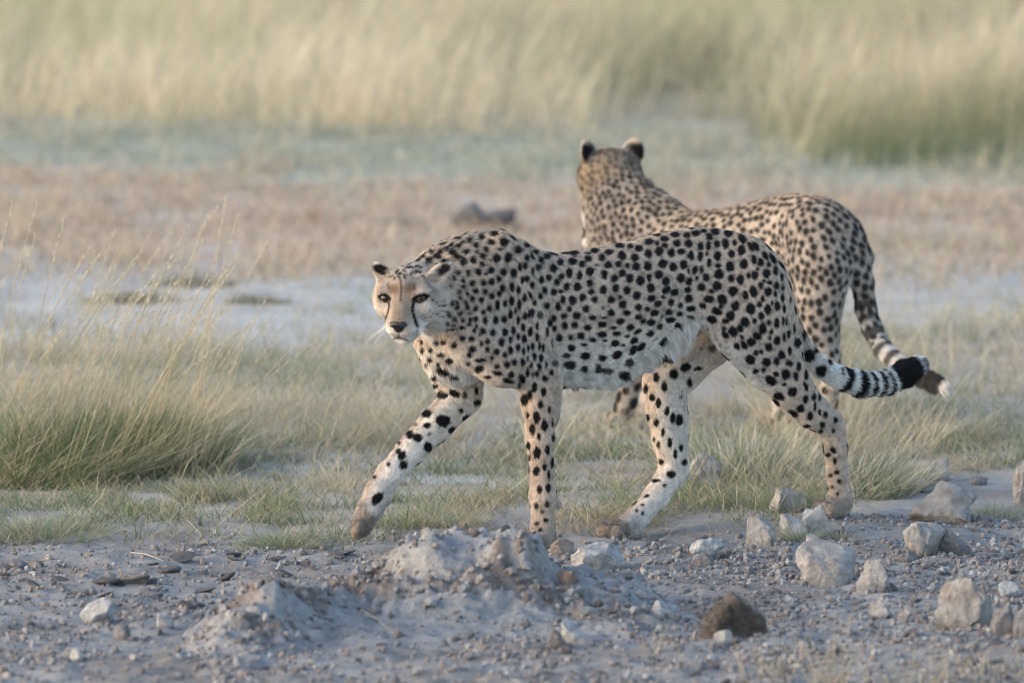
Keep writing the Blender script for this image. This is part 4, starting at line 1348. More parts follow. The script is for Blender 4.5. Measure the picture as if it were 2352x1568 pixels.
def place_rock(x0, x1, ytop, ybot, label, seed, name='rock', depth=None, sink=0.42, group=None, **kw):
    """box in image pixels -> a rock standing on the ground there"""
    xc = (x0 + x1) / 2
    p = G(xc, ybot - 0.12 * (ybot - ytop))
    sc = FPX / np.linalg.norm(p - CAMP)
    w = (x1 - x0) / sc
    h = (ybot - ytop) / sc
    d = depth or w * 0.8
    me = rock_mesh(name, seed, (w * 1.06, d, h * (1 + sink) * 1.08), **kw)
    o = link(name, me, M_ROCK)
    zz = surf_z(p[0], p[1] + d * 0.25)[0]
    o.location = (p[0], p[1] + d * 0.25, zz + h * (0.5 - sink * 0.5))
    o.rotation_euler = (0, 0, (seed % 7 - 3) * 0.08)
    tag(o, label, 'dung' if name == 'dung' else ('clod' if name == 'clod' else 'rock'), group)
    return o


PINK = dict(col=(.43, .405, .39), col2=(.345, .31, .29))
PALE = dict(col=(.50, .495, .49), col2=(.40, .38, .37))
GREY = dict(col=(.28, .268, .272), col2=(.215, .195, .19))
place_rock(2085, 2252, 1114, 1212, 'largest pale boulder with a sloping right shoulder at the right edge of the path', 11, **PINK)
place_rock(2078, 2172, 1204, 1290, 'pointed pale rock with a brown underside, just below the largest boulder', 12, cuts=12, **PINK)
place_rock(2150, 2230, 1222, 1284, 'low grey lump right behind the pointed pale rock', 13, **GREY)
place_rock(1845, 1975, 1247, 1348, 'big flat-faced wedge of pinkish rock on the open gravel', 14, cuts=14, **PINK)
place_rock(1968, 2052, 1304, 1370, 'crumbly rounded lump touching the right side of the flat-faced wedge', 15, rough=.24, lump=.25, **PINK)
place_rock(1790, 1862, 1184, 1240, 'whitish knobbly stone, left of a touching pair behind the small green tuft', 16, rough=.22, lump=.3, **PALE)
place_rock(1848, 1922, 1177, 1236, 'whitish knobbly stone, right of a touching pair behind the small green tuft', 17, rough=.22, lump=.3, **PALE)
place_rock(1722, 1788, 1200, 1264, 'upright pinkish wedge standing alone left of the knobbly white pair', 18, cuts=13, **PINK)
place_rock(1758, 1836, 1136, 1190, 'rough pinkish stone in front of the near hind paw', 19, rough=.22, **PINK)
place_rock(1578, 1662, 1243, 1284, 'squat pale stone halfway between the hind paws and the gravel', 20, **PALE)
place_rock(1566, 1652, 1066, 1132, 'pink stone in the grass behind the far hind leg', 21, cuts=12, **PINK)
place_rock(2072, 2142, 1098, 1136, 'low brown pink stone, left of two behind the largest boulder', 22, **PINK)
place_rock(2122, 2190, 1066, 1112, 'flat-topped brown stone, right of two behind the largest boulder', 23, cuts=12, **PINK)
place_rock(2226, 2268, 1092, 1118, 'little grey stone on the pale dust at far right, beyond the largest boulder', 24, **GREY)
place_rock(2334, 2384, 1088, 1172, 'tall pale rock cut off by the right edge of the picture', 25, **PINK)
place_rock(2162, 2294, 1362, 1462, 'rusty pink rock with a dark hollow under it near the bottom right', 26, cuts=11, **PINK)
place_rock(2280, 2330, 1392, 1470, 'upright grey stone leaning on the rusty pink rock', 27, **GREY)
place_rock(2318, 2380, 1400, 1474, 'grey stone at the right edge beside the upright one', 28, **GREY)
place_rock(2292, 2340, 1332, 1370, 'round pale cobble at the right edge above the rusty pink rock', 29, rough=.1, cuts=3, **PALE)
place_rock(1286, 1356, 1426, 1490, 'angular white stone at the foot of the mound', 30, cuts=13, **PALE)
place_rock(1248, 1300, 1448, 1498, 'brown clod left of the angular white stone at the foot of the mound', 31, name='clod', **GREY)
place_rock(190, 266, 1382, 1432, 'pinkish white stone alone on the bare dirt at lower left', 32, **PALE)
place_rock(1268, 1322, 1242, 1274, 'rounded brown stone touching the planted fore paw', 33, rough=.08, cuts=3, col=(.33, .27, .23), col2=(.27, .22, .19))
place_rock(1322, 1442, 1260, 1318, 'flat pale slab lying on the right shoulder of the mound', 34, cuts=12, **PALE)
place_rock(1432, 1476, 1318, 1348, 'slate blue chip at the right end of the mound', 35, col=(.24, .25, .28), col2=(.2, .2, .22))
place_rock(928, 966, 1300, 1342, 'whitish stone set in the left face of the mound', 36, **PALE)
place_rock(918, 944, 1290, 1312, 'tiny white stone just above the whitish stone in the mound face', 37, sub=2, **PALE)
place_rock(1285, 1335, 1385, 1420, 'crumbled brown clod on the right flank of the mound', 38, name='clod', rough=.25, col=(.28, .22, .19))
place_rock(744, 772, 1328, 1352, 'small orange pink pebble on the saddle of the mound', 39, sub=2, col=(.45, .33, .27))
place_rock(1040, 1122, 468, 536, 'larger of two blurred grey rocks far behind between the two cheetahs', 40, rough=.22, sink=.02, col=(.20, .195, .20), col2=(.15, .14, .14))
place_rock(1108, 1200, 484, 538, 'darker low rock beside the larger grey one far behind', 41, rough=.22, sink=.02, col=(.15, .14, .14), col2=(.11, .10, .10))
place_rock(865, 940, 497, 522, 'flat grey hump of earth far behind, left of the two grey rocks', 42, col=(.27, .25, .22), col2=(.22, .2, .17), name='clod')
place_rock(1988, 2040, 1384, 1420, 'grey pink stone on the gravel left of the rusty pink rock', 43, **PINK)
place_rock(2064, 2094, 1390, 1424, 'small upright reddish stone beside the rusty pink rock', 44, **PINK)
place_rock(1640, 1682, 1452, 1486, 'pale round pebble resting against the ball of dung', 45, rough=.08, cuts=3, sub=2, **PALE)
place_rock(1500, 1542, 1396, 1430, 'pale stone half buried left of the ball of dung', 46, **PALE)
place_rock(1590, 1640, 1276, 1306, 'rounded grey brown stone in front of the squat pale stone', 47, rough=.1, cuts=4, **GREY)
place_rock(1540, 1572, 1288, 1312, 'small round brown pebble left of the rounded grey brown stone', 48, rough=.1, cuts=3, sub=2, **GREY)
place_rock(2060, 2110, 1268, 1296, 'grey pebble under the tip of the pointed pale rock', 49, sub=2, **GREY)
place_rock(262, 302, 1440, 1472, 'grey rounded stone at lower left below the pinkish white stone', 50, rough=.1, cuts=4, **GREY)
place_rock(160, 190, 1500, 1528, 'pale cobble near the bottom left corner', 51, rough=.1, cuts=4, **PALE)
place_rock(352, 392, 1416, 1450, 'pale stone at the left foot of the mound', 52, **PALE)
place_rock(520, 600, 1390, 1440, 'grey lump set in the top of the lower left hump of the mound', 53, rough=.2, **GREY)
place_rock(590, 622, 1428, 1452, 'small white pebble below the grey lump on the lower left hump', 54, sub=2, rough=.1, cuts=4, **PALE)
for i, (x, y, w, h, t) in enumerate([(300, 1345, 95, 26, 'dark broken clod of mud left of the flat mud plates'), (345, 1362, 70, 22, 'smaller dark clod in front of the broken mud clod'),
                                     (40, 1300, 60, 26, 'dark tilted lump of mud at the left edge of the picture'), (85, 1305, 36, 18, 'grey flake of mud right of the tilted lump at the left edge')]):
    place_rock(x - w / 2, x + w / 2, y - h, y, t, 60 + i, name='clod', rough=.26, cuts=14, col=(.25, .24, .245), col2=(.18, .165, .16))

# ball of dry dung with straw fibres
dung = place_rock(1612, 1756, 1392, 1484, 'brown fibrous ball of dry dung on the gravel in the foreground', 55, name='dung', rough=.28, lump=.30, cuts=3,
                  col=(.155, .132, .116), col2=(.105, .088, .077))

# slabs of cracked mud lying flat
fl_r = np.random.default_rng(12)
flake_src = [rock_mesh('mud_flake', 90 + i, (1, 0.8, 0.22), sub=2, cuts=10, rough=.12, col=(.235, .228, .235), col2=(.19, .18, .178)) for i in range(4)]
nfl = 0
while nfl < 46:
    x, y = fl_r.uniform(-40, 900), fl_r.normal(1325, 45)
    if y < 1262 or y > 1460:
        continue
    p = G(x, y)
    if mound_h(np.array([p[0]]), np.array([p[1]]))[0] > 0.01:
        continue
    s_ = fl_r.uniform(0.022, 0.075)
    o = link('mud_flake', flake_src[nfl % 4])
    if not flake_src[nfl % 4].materials:
        flake_src[nfl % 4].materials.append(M_ROCK)
    o.scale = (s_, s_ * fl_r.uniform(0.7, 1.2), s_ * fl_r.uniform(0.5, 1.0))
    o.rotation_euler = (fl_r.normal(0, .16), fl_r.normal(0, .16), fl_r.uniform(0, 6.28))
    o.location = (p[0], p[1], gz([p[0]], [p[1]])[0] + 0.003)
    tag(o, 'thin grey flake of dried mud lying on the bare dirt left of the mound', 'mud flake', 'mud flakes on the bare dirt')
    nfl += 1

# small loose stones
st_src = [rock_mesh('small_stone', 120 + i, (1, 0.85, 0.75), sub=2, cuts=7, rough=.16, **[PINK, PALE, GREY, PINK, GREY][i % 5]) for i in range(10)]
for m_ in st_src:
    m_.materials.append(M_ROCK)
sr = np.random.default_rng(4)
ns = 0
while ns < 255:
    x, y = sr.uniform(-60, 2420), sr.uniform(1235, 1600)
    if sr.random() > (0.30 + 0.7 * sstep(1250, 1900, np.array([x]))[0]):
        continue
    p = G(x, y)
    s_ = float(np.clip(sr.lognormal(-4.2, 0.45), 0.008, 0.042))
    o = link('small_stone', st_src[ns % 10])
    o.scale = (s_, s_, s_)
    o.rotation_euler = (sr.normal(0, .3), sr.normal(0, .3), sr.uniform(0, 6.28))
    o.location = (p[0], p[1], surf_z(p[0], p[1])[0] + s_ * 0.10)
    tag(o, 'small loose stone scattered on the bare gravelly dirt in the foreground', 'stone', 'small stones scattered on the dirt')
    ns += 1

# crumbs of dirt lying on the mound and root fibres sticking out of it
def grains(name, X, Y, size, cols, label, seed, flat=(.6, 1.1)):
    r = np.random.default_rng(seed)
    bm = bmesh.new(); bmesh.ops.create_icosphere(bm, subdivisions=1, radius=1)
    iv = np.array([v.co[:] for v in bm.verts]); iff = np.array([[v.index for v in f.verts] for f in bm.faces]); bm.free()
    n = len(X)
    v = iv[None] * (1 + r.normal(0, .2, (n, len(iv), 1))) * (size[:, None] * r.uniform(flat[0], flat[1], (n, 3)))[:, None, :]
    v = v + np.stack([X, Y, surf_z(X, Y) + size * .25], 1)[:, None, :]
    me = make_mesh(name, v.reshape(-1, 3), tris=(iff[None] + (np.arange(n) * len(iv))[:, None, None]).reshape(-1, 3), smooth=False)
    set_col(me, np.repeat(cols, len(iv), 0))
    return tag(link(name, me, M_MOUND), label, kind='stuff')


cr = np.random.default_rng(31)
CXr, CYr = cr.uniform(-.8, .42, 9000), cr.uniform(17.2, 18.75, 9000)
kk = cr.random(9000) < sstep(.004, .04, mound_h(CXr, CYr)) * (.08 + .55 * sstep(.02, .35, n2(CXr, CYr, 6, 4, 80) + .4 * np.exp(-((CXr + 0.535) / 0.16) ** 2) - .12 * (CXr > -.38)))
CXr, CYr = CXr[kk], CYr[kk]
cs_ = np.clip(cr.lognormal(-5.05, .5, len(CXr)), .0025, .020)
cc_ = np.array([[.31, .30, .30], [.21, .17, .15], [.27, .25, .24], [.37, .355, .35]])[cr.choice(4, len(CXr), p=[.4, .25, .25, .1])] * cr.uniform(.8, 1.15, (len(CXr), 1))
grains('dirt_crumbs', CXr, CYr, cs_, cc_, 'crumbs of dirt lying all over the mound', 32)

# gravel: thousands of grains, one mass
ico_b = bmesh.new(); bmesh.ops.create_icosphere(ico_b, subdivisions=1, radius=1)
IV = np.array([v.co[:] for v in ico_b.verts]); IF = np.array([[v.index for v in f.verts] for f in ico_b.faces]); ico_b.free()
ng = 15000
gr = np.random.default_rng(8)
gx_ = gr.uniform(-60, 2420, ng * 3); gy_ = gr.uniform(1190, 1640, ng * 3)
pg = np.stack([G(a, b) for a, b in zip(gx_, gy_)])
keep = gr.random(ng * 3) < (0.42 + 0.58 * sstep(1150, 1900, gx_)) * sstep(1190, 1290, gy_ + 60 * sstep(1800, 2100, gx_)) * (0.35 + 0.9 * sstep(-.1, .3, n2(pg[:, 0], pg[:, 1], 4, 3, 130)))
pg = pg[keep][:ng]
ng = len(pg)
sz = np.clip(gr.lognormal(-5.5, 0.45, ng), 0.0018, 0.011)
IVj = IV[None] * (1 + gr.normal(0, .16, (ng, len(IV), 1)))
sc3 = sz[:, None] * gr.uniform(0.65, 1.2, (ng, 3))
an = gr.uniform(0, 6.28, ng)
VV = IVj * sc3[:, None, :]
VV = np.stack([VV[..., 0] * np.cos(an)[:, None] - VV[..., 1] * np.sin(an)[:, None], VV[..., 0] * np.sin(an)[:, None] + VV[..., 1] * np.cos(an)[:, None], VV[..., 2]], -1)
VV[..., 0] += pg[:, 0, None]; VV[..., 1] += pg[:, 1, None]; VV[..., 2] += (surf_z(pg[:, 0], pg[:, 1]) + sz * 0.35)[:, None]
FF = (IF[None] + (np.arange(ng) * len(IV))[:, None, None]).reshape(-1, 3)
pal = np.array([[.40, .375, .365], [.33, .30, .285], [.47, .46, .455], [.27, .25, .245], [.39, .33, .30]])
gc = pal[gr.integers(0, 5, ng)] * gr.uniform(0.75, 1.1, (ng, 1))
gme = make_mesh('gravel', VV.reshape(-1, 3), tris=FF, smooth=False)
set_col(gme, np.repeat(gc, len(IV), 0))
tag(link('gravel', gme, M_ROCK), 'fine gravel strewn over the bare dirt of the foreground', kind='stuff')
# ------------------------------------------------------------------ grass
STRAW = np.array([.56, .475, .335]); PALES = np.array([.64, .565, .43]); GREEN = np.array([.19, .235, .125]); GREYG = np.array([.33, .36, .265])
YELG = np.array([.42, .42, .18]); RUST = np.array([.50, .37, .27]); REDD = np.array([.47, .36, .28]); DARKG = np.array([.085, .115, .05])


def blade_arrays(root, H, az, lean, W, c0, c1, nseg=2, curve=0.25, seed=0, plume=False):
    r = np.random.default_rng(seed)
    n = len(root)
    H = np.broadcast_to(H, n); lean = np.broadcast_to(lean, n); W = np.broadcast_to(W, n); curve = np.broadcast_to(curve, n)
    d = np.stack([np.cos(az), np.sin(az)], 1)
    wa = r.uniform(0, math.pi, n)
    wv = np.stack([np.cos(wa), np.sin(wa) * 0.6, np.zeros(n)], 1)
    V, C = [], []
    for j in range(nseg + 1):
        t = j / nseg
        hor = H * (np.sin(lean) * t + curve * t * t)
        ver = H * (np.cos(lean) * t - 0.45 * curve * t * t)
        p = np.stack([root[:, 0] + d[:, 0] * hor, root[:, 1] + d[:, 1] * hor, root[:, 2] + ver], 1)
        w = W * (1 - 0.55 * t) if not plume else W * (0.55 + 0.9 * np.exp(-((t - 0.86) / 0.13) ** 2))
        col = c0 + (c1 - c0) * t ** 0.8
        if j < nseg:
            V += [p - wv * w[:, None] / 2, p + wv * w[:, None] / 2]; C += [col, col]
        else:
            V += [p]; C += [col]
    k = 2 * nseg + 1
    V = np.stack(V, 1); C = np.stack(C, 1)
    b = (np.arange(n) * k)[:, None]
    quads = np.concatenate([b + np.array([2 * j, 2 * j + 1, 2 * j + 3, 2 * j + 2]) for j in range(nseg - 1)]) if nseg > 1 else np.zeros((0, 4), int)
    tris = b + np.array([2 * nseg - 2, 2 * nseg - 1, 2 * nseg])
    return V.reshape(-1, 3), quads, tris, C.reshape(-1, 3)


def blade_mesh(name, parts):
    vs, qs, ts, cs, off = [], [], [], [], 0
    for v, q, t, c in parts:
        vs.append(v); qs.append(q + off); ts.append(t + off); cs.append(c); off += len(v)
    me = make_mesh(name, np.concatenate(vs), quads=np.concatenate(qs), tris=np.concatenate(ts))
    set_col(me, np.clip(np.concatenate(cs), 0, 1))
    return me


def scatter(n, y0, y1, dens, seed, margin=1.0, clump=None):
    """world-space scatter between two ground depths; dens(px x, px y, X, Y) in 0..1"""
    r = np.random.default_rng(seed)
    Y = np.sqrt(r.uniform(y0 ** 2, y1 ** 2, n))
    X = r.uniform(-1, 1, n) * (0.0605 * Y + margin)
    x, y = proj(np.stack([X, Y, np.zeros(n)], 1))
    k = r.random(n) < dens(x, y, X, Y)
    X, Y, x, y = X[k], Y[k], x[k], y[k]
    return X, Y, x, y, r


def mixv(a, b, t):
    return a + (b - a) * np.asarray(t)[:, None]


def jitc(c, r, s=0.18):
    return c * (1 + r.normal(0, s, (len(c), 1))) * (1 + r.normal(0, 0.04, c.shape))


# 1 tall grass plain beyond the clearing
def d_tall(x, y, X, Y):
    e = tall_base(x) + 55 * n2(X, Y, 1.1, 3, 200)
    cl = 0.50 + 1.0 * n2(X, Y, 1.5, 3, 201)
    return (0.12 * sstep(30, 0, y - e) + 0.88 * sstep(4, -52, y - e)) * np.clip(cl, 0.12, 1)


X, Y, x, y, r = scatter(330000, 30, 62, d_tall, 21, 1.3)
n = len(X)
front = sstep(75, -10, tall_base(x) - y)
H = (0.50 + 0.16 * n2(X, Y, 0.8, 2, 202) + .22 * n2(X, Y, 2.3, 2, 205)) * r.uniform(0.6, 1.25, n) * (1 - 0.75 * front * r.random(n))
gpatch = sstep(-0.02, 0.30, n2(X, Y, 0.38, 3, 203) + 0.42 * np.exp(-((x - 1900) / 480) ** 2) * np.exp(-((y - 120) / 95) ** 2) - 0.10)
c1 = mixv(np.tile([.70, .615, .455], (n, 1)), np.tile([.53, .53, .22], (n, 1)), gpatch * 0.8)
c1 = mixv(c1, np.tile(RUST, (n, 1)), (r.random(n) < 0.10) * 0.7)
c0 = mixv(np.tile(STRAW * 1.08, (n, 1)), np.tile(GREEN * 1.4, (n, 1)), np.clip(gpatch * 0.7 + 0.12 * (r.random(n) < .5), 0, 1))
dk = sstep(0.02, 0.30, n2(X, Y, .7, 3, 204) + .38 * np.exp(-((x - 1610) / 150) ** 2 - ((y - 285) / 34) ** 2) + .6 * sstep(1820, 1980, x) * np.exp(-((y - 378) / 26) ** 2) - .05)
c0 = mixv(c0, np.tile(GREEN * .75, (n, 1)), dk * .85)
c1 = mixv(c1, np.tile(STRAW * .62, (n, 1)), dk * .55)
dkr = sstep(1830, 1980, x + 60 * n2(X, Y, 1.5, 2, 206)) * np.exp(-((y - 385) / 24) ** 2) + np.exp(-((x - 1610) / 130) ** 2 - ((y - 292) / 26) ** 2)
c1 = mixv(c1, np.tile(DARKG * 1.2, (n, 1)), np.clip(dkr, 0, 1) * .92)
c0 = mixv(c0, np.tile(DARKG, (n, 1)), np.clip(dkr, 0, 1) * .85)
H = H * (1 - .35 * np.clip(dkr, 0, 1))
z = gz(X, Y)
me = blade_mesh('tall_grass', [blade_arrays(np.stack([X, Y, z], 1), H, r.normal(0.2, 1.3, n), np.abs(r.normal(0.16, .2, n)), r.uniform(.0035, .0075, n) * (Y / 36), jitc(c0, r), jitc(c1, r), 2,
                                            r.uniform(.05, .6, n), 5)])
tag(link('tall_grass', me, M_GRASS), 'plain of tall straw coloured grass with green patches beyond the clearing', kind='stuff')
print('tall', n)


# root fibres in the broken faces of the mound
fr5 = np.random.default_rng(77)
fx5, fy5 = fr5.uniform(-.78, .40, 9000), fr5.uniform(17.3, 18.5, 9000)
kk = fr5.random(9000) < sstep(.02, .08, mound_h(fx5, fy5)) * sstep(.05, .40, n2(fx5, fy5, 6, 4, 80) + .05 + .3 * np.exp(-((fx5 + 0.535) / 0.16) ** 2)) * 1.2
fx5, fy5 = fx5[kk], fy5[kk]; nf5 = len(fx5)
me = blade_mesh('root_fibres', [blade_arrays(np.stack([fx5, fy5, surf_z(fx5, fy5)], 1), fr5.uniform(.015, .05, nf5), fr5.normal(-1.6, .8, nf5), np.abs(fr5.normal(1.0, .4, nf5)), fr5.uniform(.0008, .0016, nf5),
                                             jitc(np.tile([.15, .115, .095], (nf5, 1)), fr5), jitc(np.tile([.26, .20, .165], (nf5, 1)), fr5), 3, fr5.uniform(.3, 1.0, nf5), 78)])
tag(link('root_fibres', me, M_GRASS), 'thin brown root fibres hanging out of the broken mound', kind='stuff')


# 2 short dry growth on the clearing: greyish green belt, then rusty
def d_short(x, y, X, Y):
    a = n2(X, Y, 1.3, 3, 210); b = n2(X, Y, 4.2, 3, 211)
    base = sstep(-25, 15, y - tall_base(x)) * (1 - sstep(585, 660, y + 70 * a + 30 * b))
    right = sstep(1850, 2050, x) * sstep(560, 600, y) * 0
    return np.clip(base + right, 0, 1) * np.clip(0.55 + 1.1 * b + 0.4 * a, 0.08, 1)


X, Y, x, y, r = scatter(110000, 26, 36, d_short, 22, 1.0)
n = len(X)
gk = sstep(455, 385, y + 75 * n2(X, Y, 1.1, 3, 212) - 0.01 * (x - 600) + 30 * sstep(1400, 1900, x))
c = mixv(np.tile(REDD, (n, 1)), np.tile([.36, .365, .29], (n, 1)), gk)
c = mixv(c, np.tile(PALES * .9, (n, 1)), (r.random(n) < (0.30 + .2 * sstep(-.1, .3, n2(X, Y, 2.2, 2, 213)))) * 0.8)
H = r.uniform(.02, .075, n) * (1 + .8 * sstep(.15, .4, n2(X, Y, 3, 2, 214)))
me = blade_mesh('short_dry_grass', [blade_arrays(np.stack([X, Y, gz(X, Y)], 1), H, r.uniform(0, 6.28, n), np.abs(r.normal(.5, .35, n)), r.uniform(.004, .008, n), jitc(c * .8, r), jitc(c, r), 2, .2, 6)])
tag(link('short_dry_grass', me, M_GRASS), 'thin short growth, grey green then rusty, on the far half of the clearing', kind='stuff')
print('short', n)


# 3 straw between the pale clay and the animals, and to the right of them
def d_straw(x, y, X, Y):
    a = n2(X, Y, 1.6, 3, 220); b = n2(X, Y, 5.5, 3, 221)
    yy = y + 45 * a
    mid = sstep(775, 840, yy) * (1 - sstep(1010, 1120, yy)) * (1 - sstep(1500, 1650, x))
    rgt = sstep(1500, 1900, x) * (sstep(690, 760, yy) * (1 - sstep(1000, 1060, yy)))
    up = sstep(1500, 1800, x) * sstep(520, 560, yy) * (1 - sstep(600, 640, yy)) * .4
    thin = sstep(600, 640, yy) * (1 - sstep(780, 800, yy)) * (.05 + .3 * sstep(.1, .35, b))
    return np.clip(np.maximum.reduce([mid, rgt, up, thin]), 0, 1) * np.clip(0.60 + 1.25 * b + .3 * a, 0.06, 1)


X, Y, x, y, r = scatter(120000, 20.4, 29, d_straw, 23, 0.8)
n = len(X)
gk = sstep(0.05, 0.35, n2(X, Y, 2.4, 3, 222) + .18 * sstep(1500, 2000, x) + .12 * sstep(850, 1000, y)) * .75
c1 = mixv(np.tile(PALES * .92, (n, 1)), np.tile(GREYG * .85, (n, 1)), gk)
c1 = mixv(c1, np.tile(RUST, (n, 1)), (r.random(n) < .07) * .8)
c0 = mixv(np.tile(STRAW * .7, (n, 1)), np.tile(GREEN * .8, (n, 1)), gk)
H = r.uniform(.03, .11, n) * (1 + 1.2 * (r.random(n) < .06))
me = blade_mesh('dry_straw', [blade_arrays(np.stack([X, Y, gz(X, Y)], 1), H, r.uniform(0, 6.28, n), np.abs(r.normal(.55, .4, n)), r.uniform(.0022, .0045, n), jitc(c0, r), jitc(c1, r), 2, r.uniform(.1, .6, n), 7)])
tag(link('dry_straw', me, M_GRASS), 'thin dry straw covering the clay between and behind the cheetahs', kind='stuff')
print('straw', n)


# 4 green and straw turf under the walking cheetah
def d_turf(x, y, X, Y):
    a = n2(X, Y, 2.2, 3, 230); b = n2(X, Y, 7, 3, 231)
    yy = y + 40 * a
    lo = np.interp(x, [-200, 0, 380, 560, 800, 900, 1250, 1500, 1650, 1900, 2050, 2352], [1270, 1265, 1235, 1250, 1262, 1258, 1242, 1232, 1218, 1200, 1145, 1085])
    hi = np.interp(x, [-200, 1000, 1500, 2000, 2352], [1010, 1000, 960, 930, 960])
    return sstep(hi - 30, hi + 40, yy) * (1 - sstep(lo - 35, lo + 8, yy)) * np.clip(0.30 + 1.9 * b + .55 * a, 0.05, 1)


X, Y, x, y, r = scatter(190000, 19.2, 23.2, d_turf, 24, 0.7)
n = len(X)
gk = sstep(-0.15, 0.25, n2(X, Y, 2.8, 3, 232) + .12) * (r.random(n) < .68)
c1 = mixv(np.tile(STRAW * .82, (n, 1)), np.tile([.20, .255, .135], (n, 1)), gk)
c1 = mixv(c1, np.tile(PALES, (n, 1)), (r.random(n) < .10) * .9)
c1 = mixv(c1, np.tile(RUST * 1.05, (n, 1)), (r.random(n) < .06) * .9)
c0 = mixv(np.tile(STRAW * .55, (n, 1)), np.tile(GREEN * .75, (n, 1)), gk)
H = r.uniform(.018, .062, n) * (1 + 1.0 * (r.random(n) < .10)) * (1 + .6 * sstep(.1, .4, n2(X, Y, 4, 2, 233)))
me = blade_mesh('turf_grass', [blade_arrays(np.stack([X, Y, gz(X, Y)], 1), H, r.uniform(0, 6.28, n), np.abs(r.normal(.75, .42, n)), r.uniform(.0016, .0034, n), jitc(c0, r), jitc(c1, r), 3, r.uniform(.1, .8, n), 8)])
tag(link('turf_grass', me, M_GRASS), 'short grey green turf mixed with fallen straw under the walking cheetah', kind='stuff')
print('turf', n)


# 5 clumps that can be told apart
def stalk_mesh(r, H, az, lean, curve, w, seedhead=True):
    """one bent stem with a feathery seed head"""
    n = 7
    d = np.array([math.cos(az), math.sin(az)])
    pts = []
    for j in range(n):
        t = j / (n - 1)
        pts.append(np.array([d[0] * H * (math.sin(lean) * t + curve * t * t), d[1] * H * (math.sin(lean) * t + curve * t * t), H * (math.cos(lean) * t - .4 * curve * t * t)]))
    V, Qd, T, C = [], [], [], []
    c0 = STRAW * r.uniform(.75, 1.0); c1 = PALES * r.uniform(.85, 1.1)
    for j, p in enumerate(pts):
        t = j / (n - 1)
        rr_ = w * (1 - .6 * t) * .5
        for k in range(3):
            a = k * 2.094
            V.append(p + rr_ * np.array([math.cos(a), math.sin(a), 0])); C.append(c0 + (c1 - c0) * t)
    for j in range(n - 1):
        for k in range(3):
            Qd.append([j * 3 + k, j * 3 + (k + 1) % 3, (j + 1) * 3 + (k + 1) % 3, (j + 1) * 3 + k])
    if seedhead:
        L0 = r.uniform(.55, .75)
        for s in range(int(36 + 26 * r.random())):
            t = r.uniform(L0, 1.0)
            f = t * (n - 1); j = min(int(f), n - 2)
            p = pts[j] + (pts[j + 1] - pts[j]) * (f - j)
            ax = pts[j + 1] - pts[j]; ax = ax / np.linalg.norm(ax)
            sd_ = r.normal(size=3); sd_ -= ax * (sd_ @ ax); sd_ /= np.linalg.norm(sd_)
            L = r.uniform(.010, .024)
            q = p + ax * L + sd_ * L * .42
            up_ = np.cross(ax, sd_) * .0022
            b = len(V)
            V += [p, (p + q) / 2 + up_, q, (p + q) / 2 - up_]; C += [c1] * 4
            Qd.append([b, b + 1, b + 2, b + 3])
    me = make_mesh('stalk', V, quads=Qd)
    set_col(me, np.clip(np.array(C), 0, 1))
    me.materials.append(M_GRASS)
    return me


STK = [stalk_mesh(np.random.default_rng(300 + i), 1.0, 0.0, l, c, .0062) for i, (l, c) in enumerate([(.18, .1), (.3, .18), (.42, .12), (.12, .25), (.5, .2), (.25, .06)])]


def clump(label, bx, by, rad, n, h0, h1, c0, c1, seed, lean=.35, az=None, width=(.002, .004), stalks=0, sh=(.3, .5), dead=.25, name='grass_tussock', cat='grass clump', group=None, ry=1.0, deadc=STRAW, saz=0.0):
    r = np.random.default_rng(seed)
    g = G(bx, by)
    root = bpy.data.objects.new(name, None); COL.objects.link(root)
    gz0 = gz([g[0]], [g[1]])[0]
    root.location = (g[0], g[1], gz0)
    tag(root, label, cat, group)
    rr_ = rad * np.sqrt(r.random(n)); ph = r.uniform(0, 6.28, n)
    X = rr_ * np.cos(ph); Y = rr_ * np.sin(ph) * ry
    z = gz(X + g[0], Y + g[1]) - gz0
    out = np.arctan2(Y, X) + r.normal(0, .7, n)
    if az is not None:
        out = np.where(r.random(n) < .6, az + r.normal(0, .6, n), out)
    H = r.uniform(h0, h1, n)
    ln = np.abs(lean * (.35 + rr_ / rad) + r.normal(0, .2, n))
    cc0 = np.tile(c0, (n, 1)); cc1 = np.tile(c1, (n, 1))
    dm = r.random(n) < dead
    cc1 = np.where(dm[:, None], deadc, cc1); cc0 = np.where(dm[:, None], deadc * .7, cc0)
    me = blade_mesh('blades', [blade_arrays(np.stack([X, Y, z], 1), H, out, ln, r.uniform(*width, n), jitc(cc0, r), jitc(cc1, r), 3, r.uniform(.05, .6, n), seed)])
    link('blades', me, M_GRASS, root)
    for i in range(stalks):
        q = rad * math.sqrt(r.random()); a = r.uniform(0, 6.28)
        o = bpy.data.objects.new('stalk', STK[int(r.integers(0, len(STK)))]); COL.objects.link(o); o.parent = root
        px_, py_ = q * math.cos(a), q * math.sin(a) * ry
        o.location = (px_, py_, gz([px_ + g[0]], [py_ + g[1]])[0] - gz0 - .004)
        s_ = r.uniform(*sh)
        th = (s_ * 1.0) ** .0
        o.scale = (s_, s_, s_)
        o.rotation_euler = (r.normal(0, .06), r.normal(0, .06), saz + r.normal(0, .45))
    return root


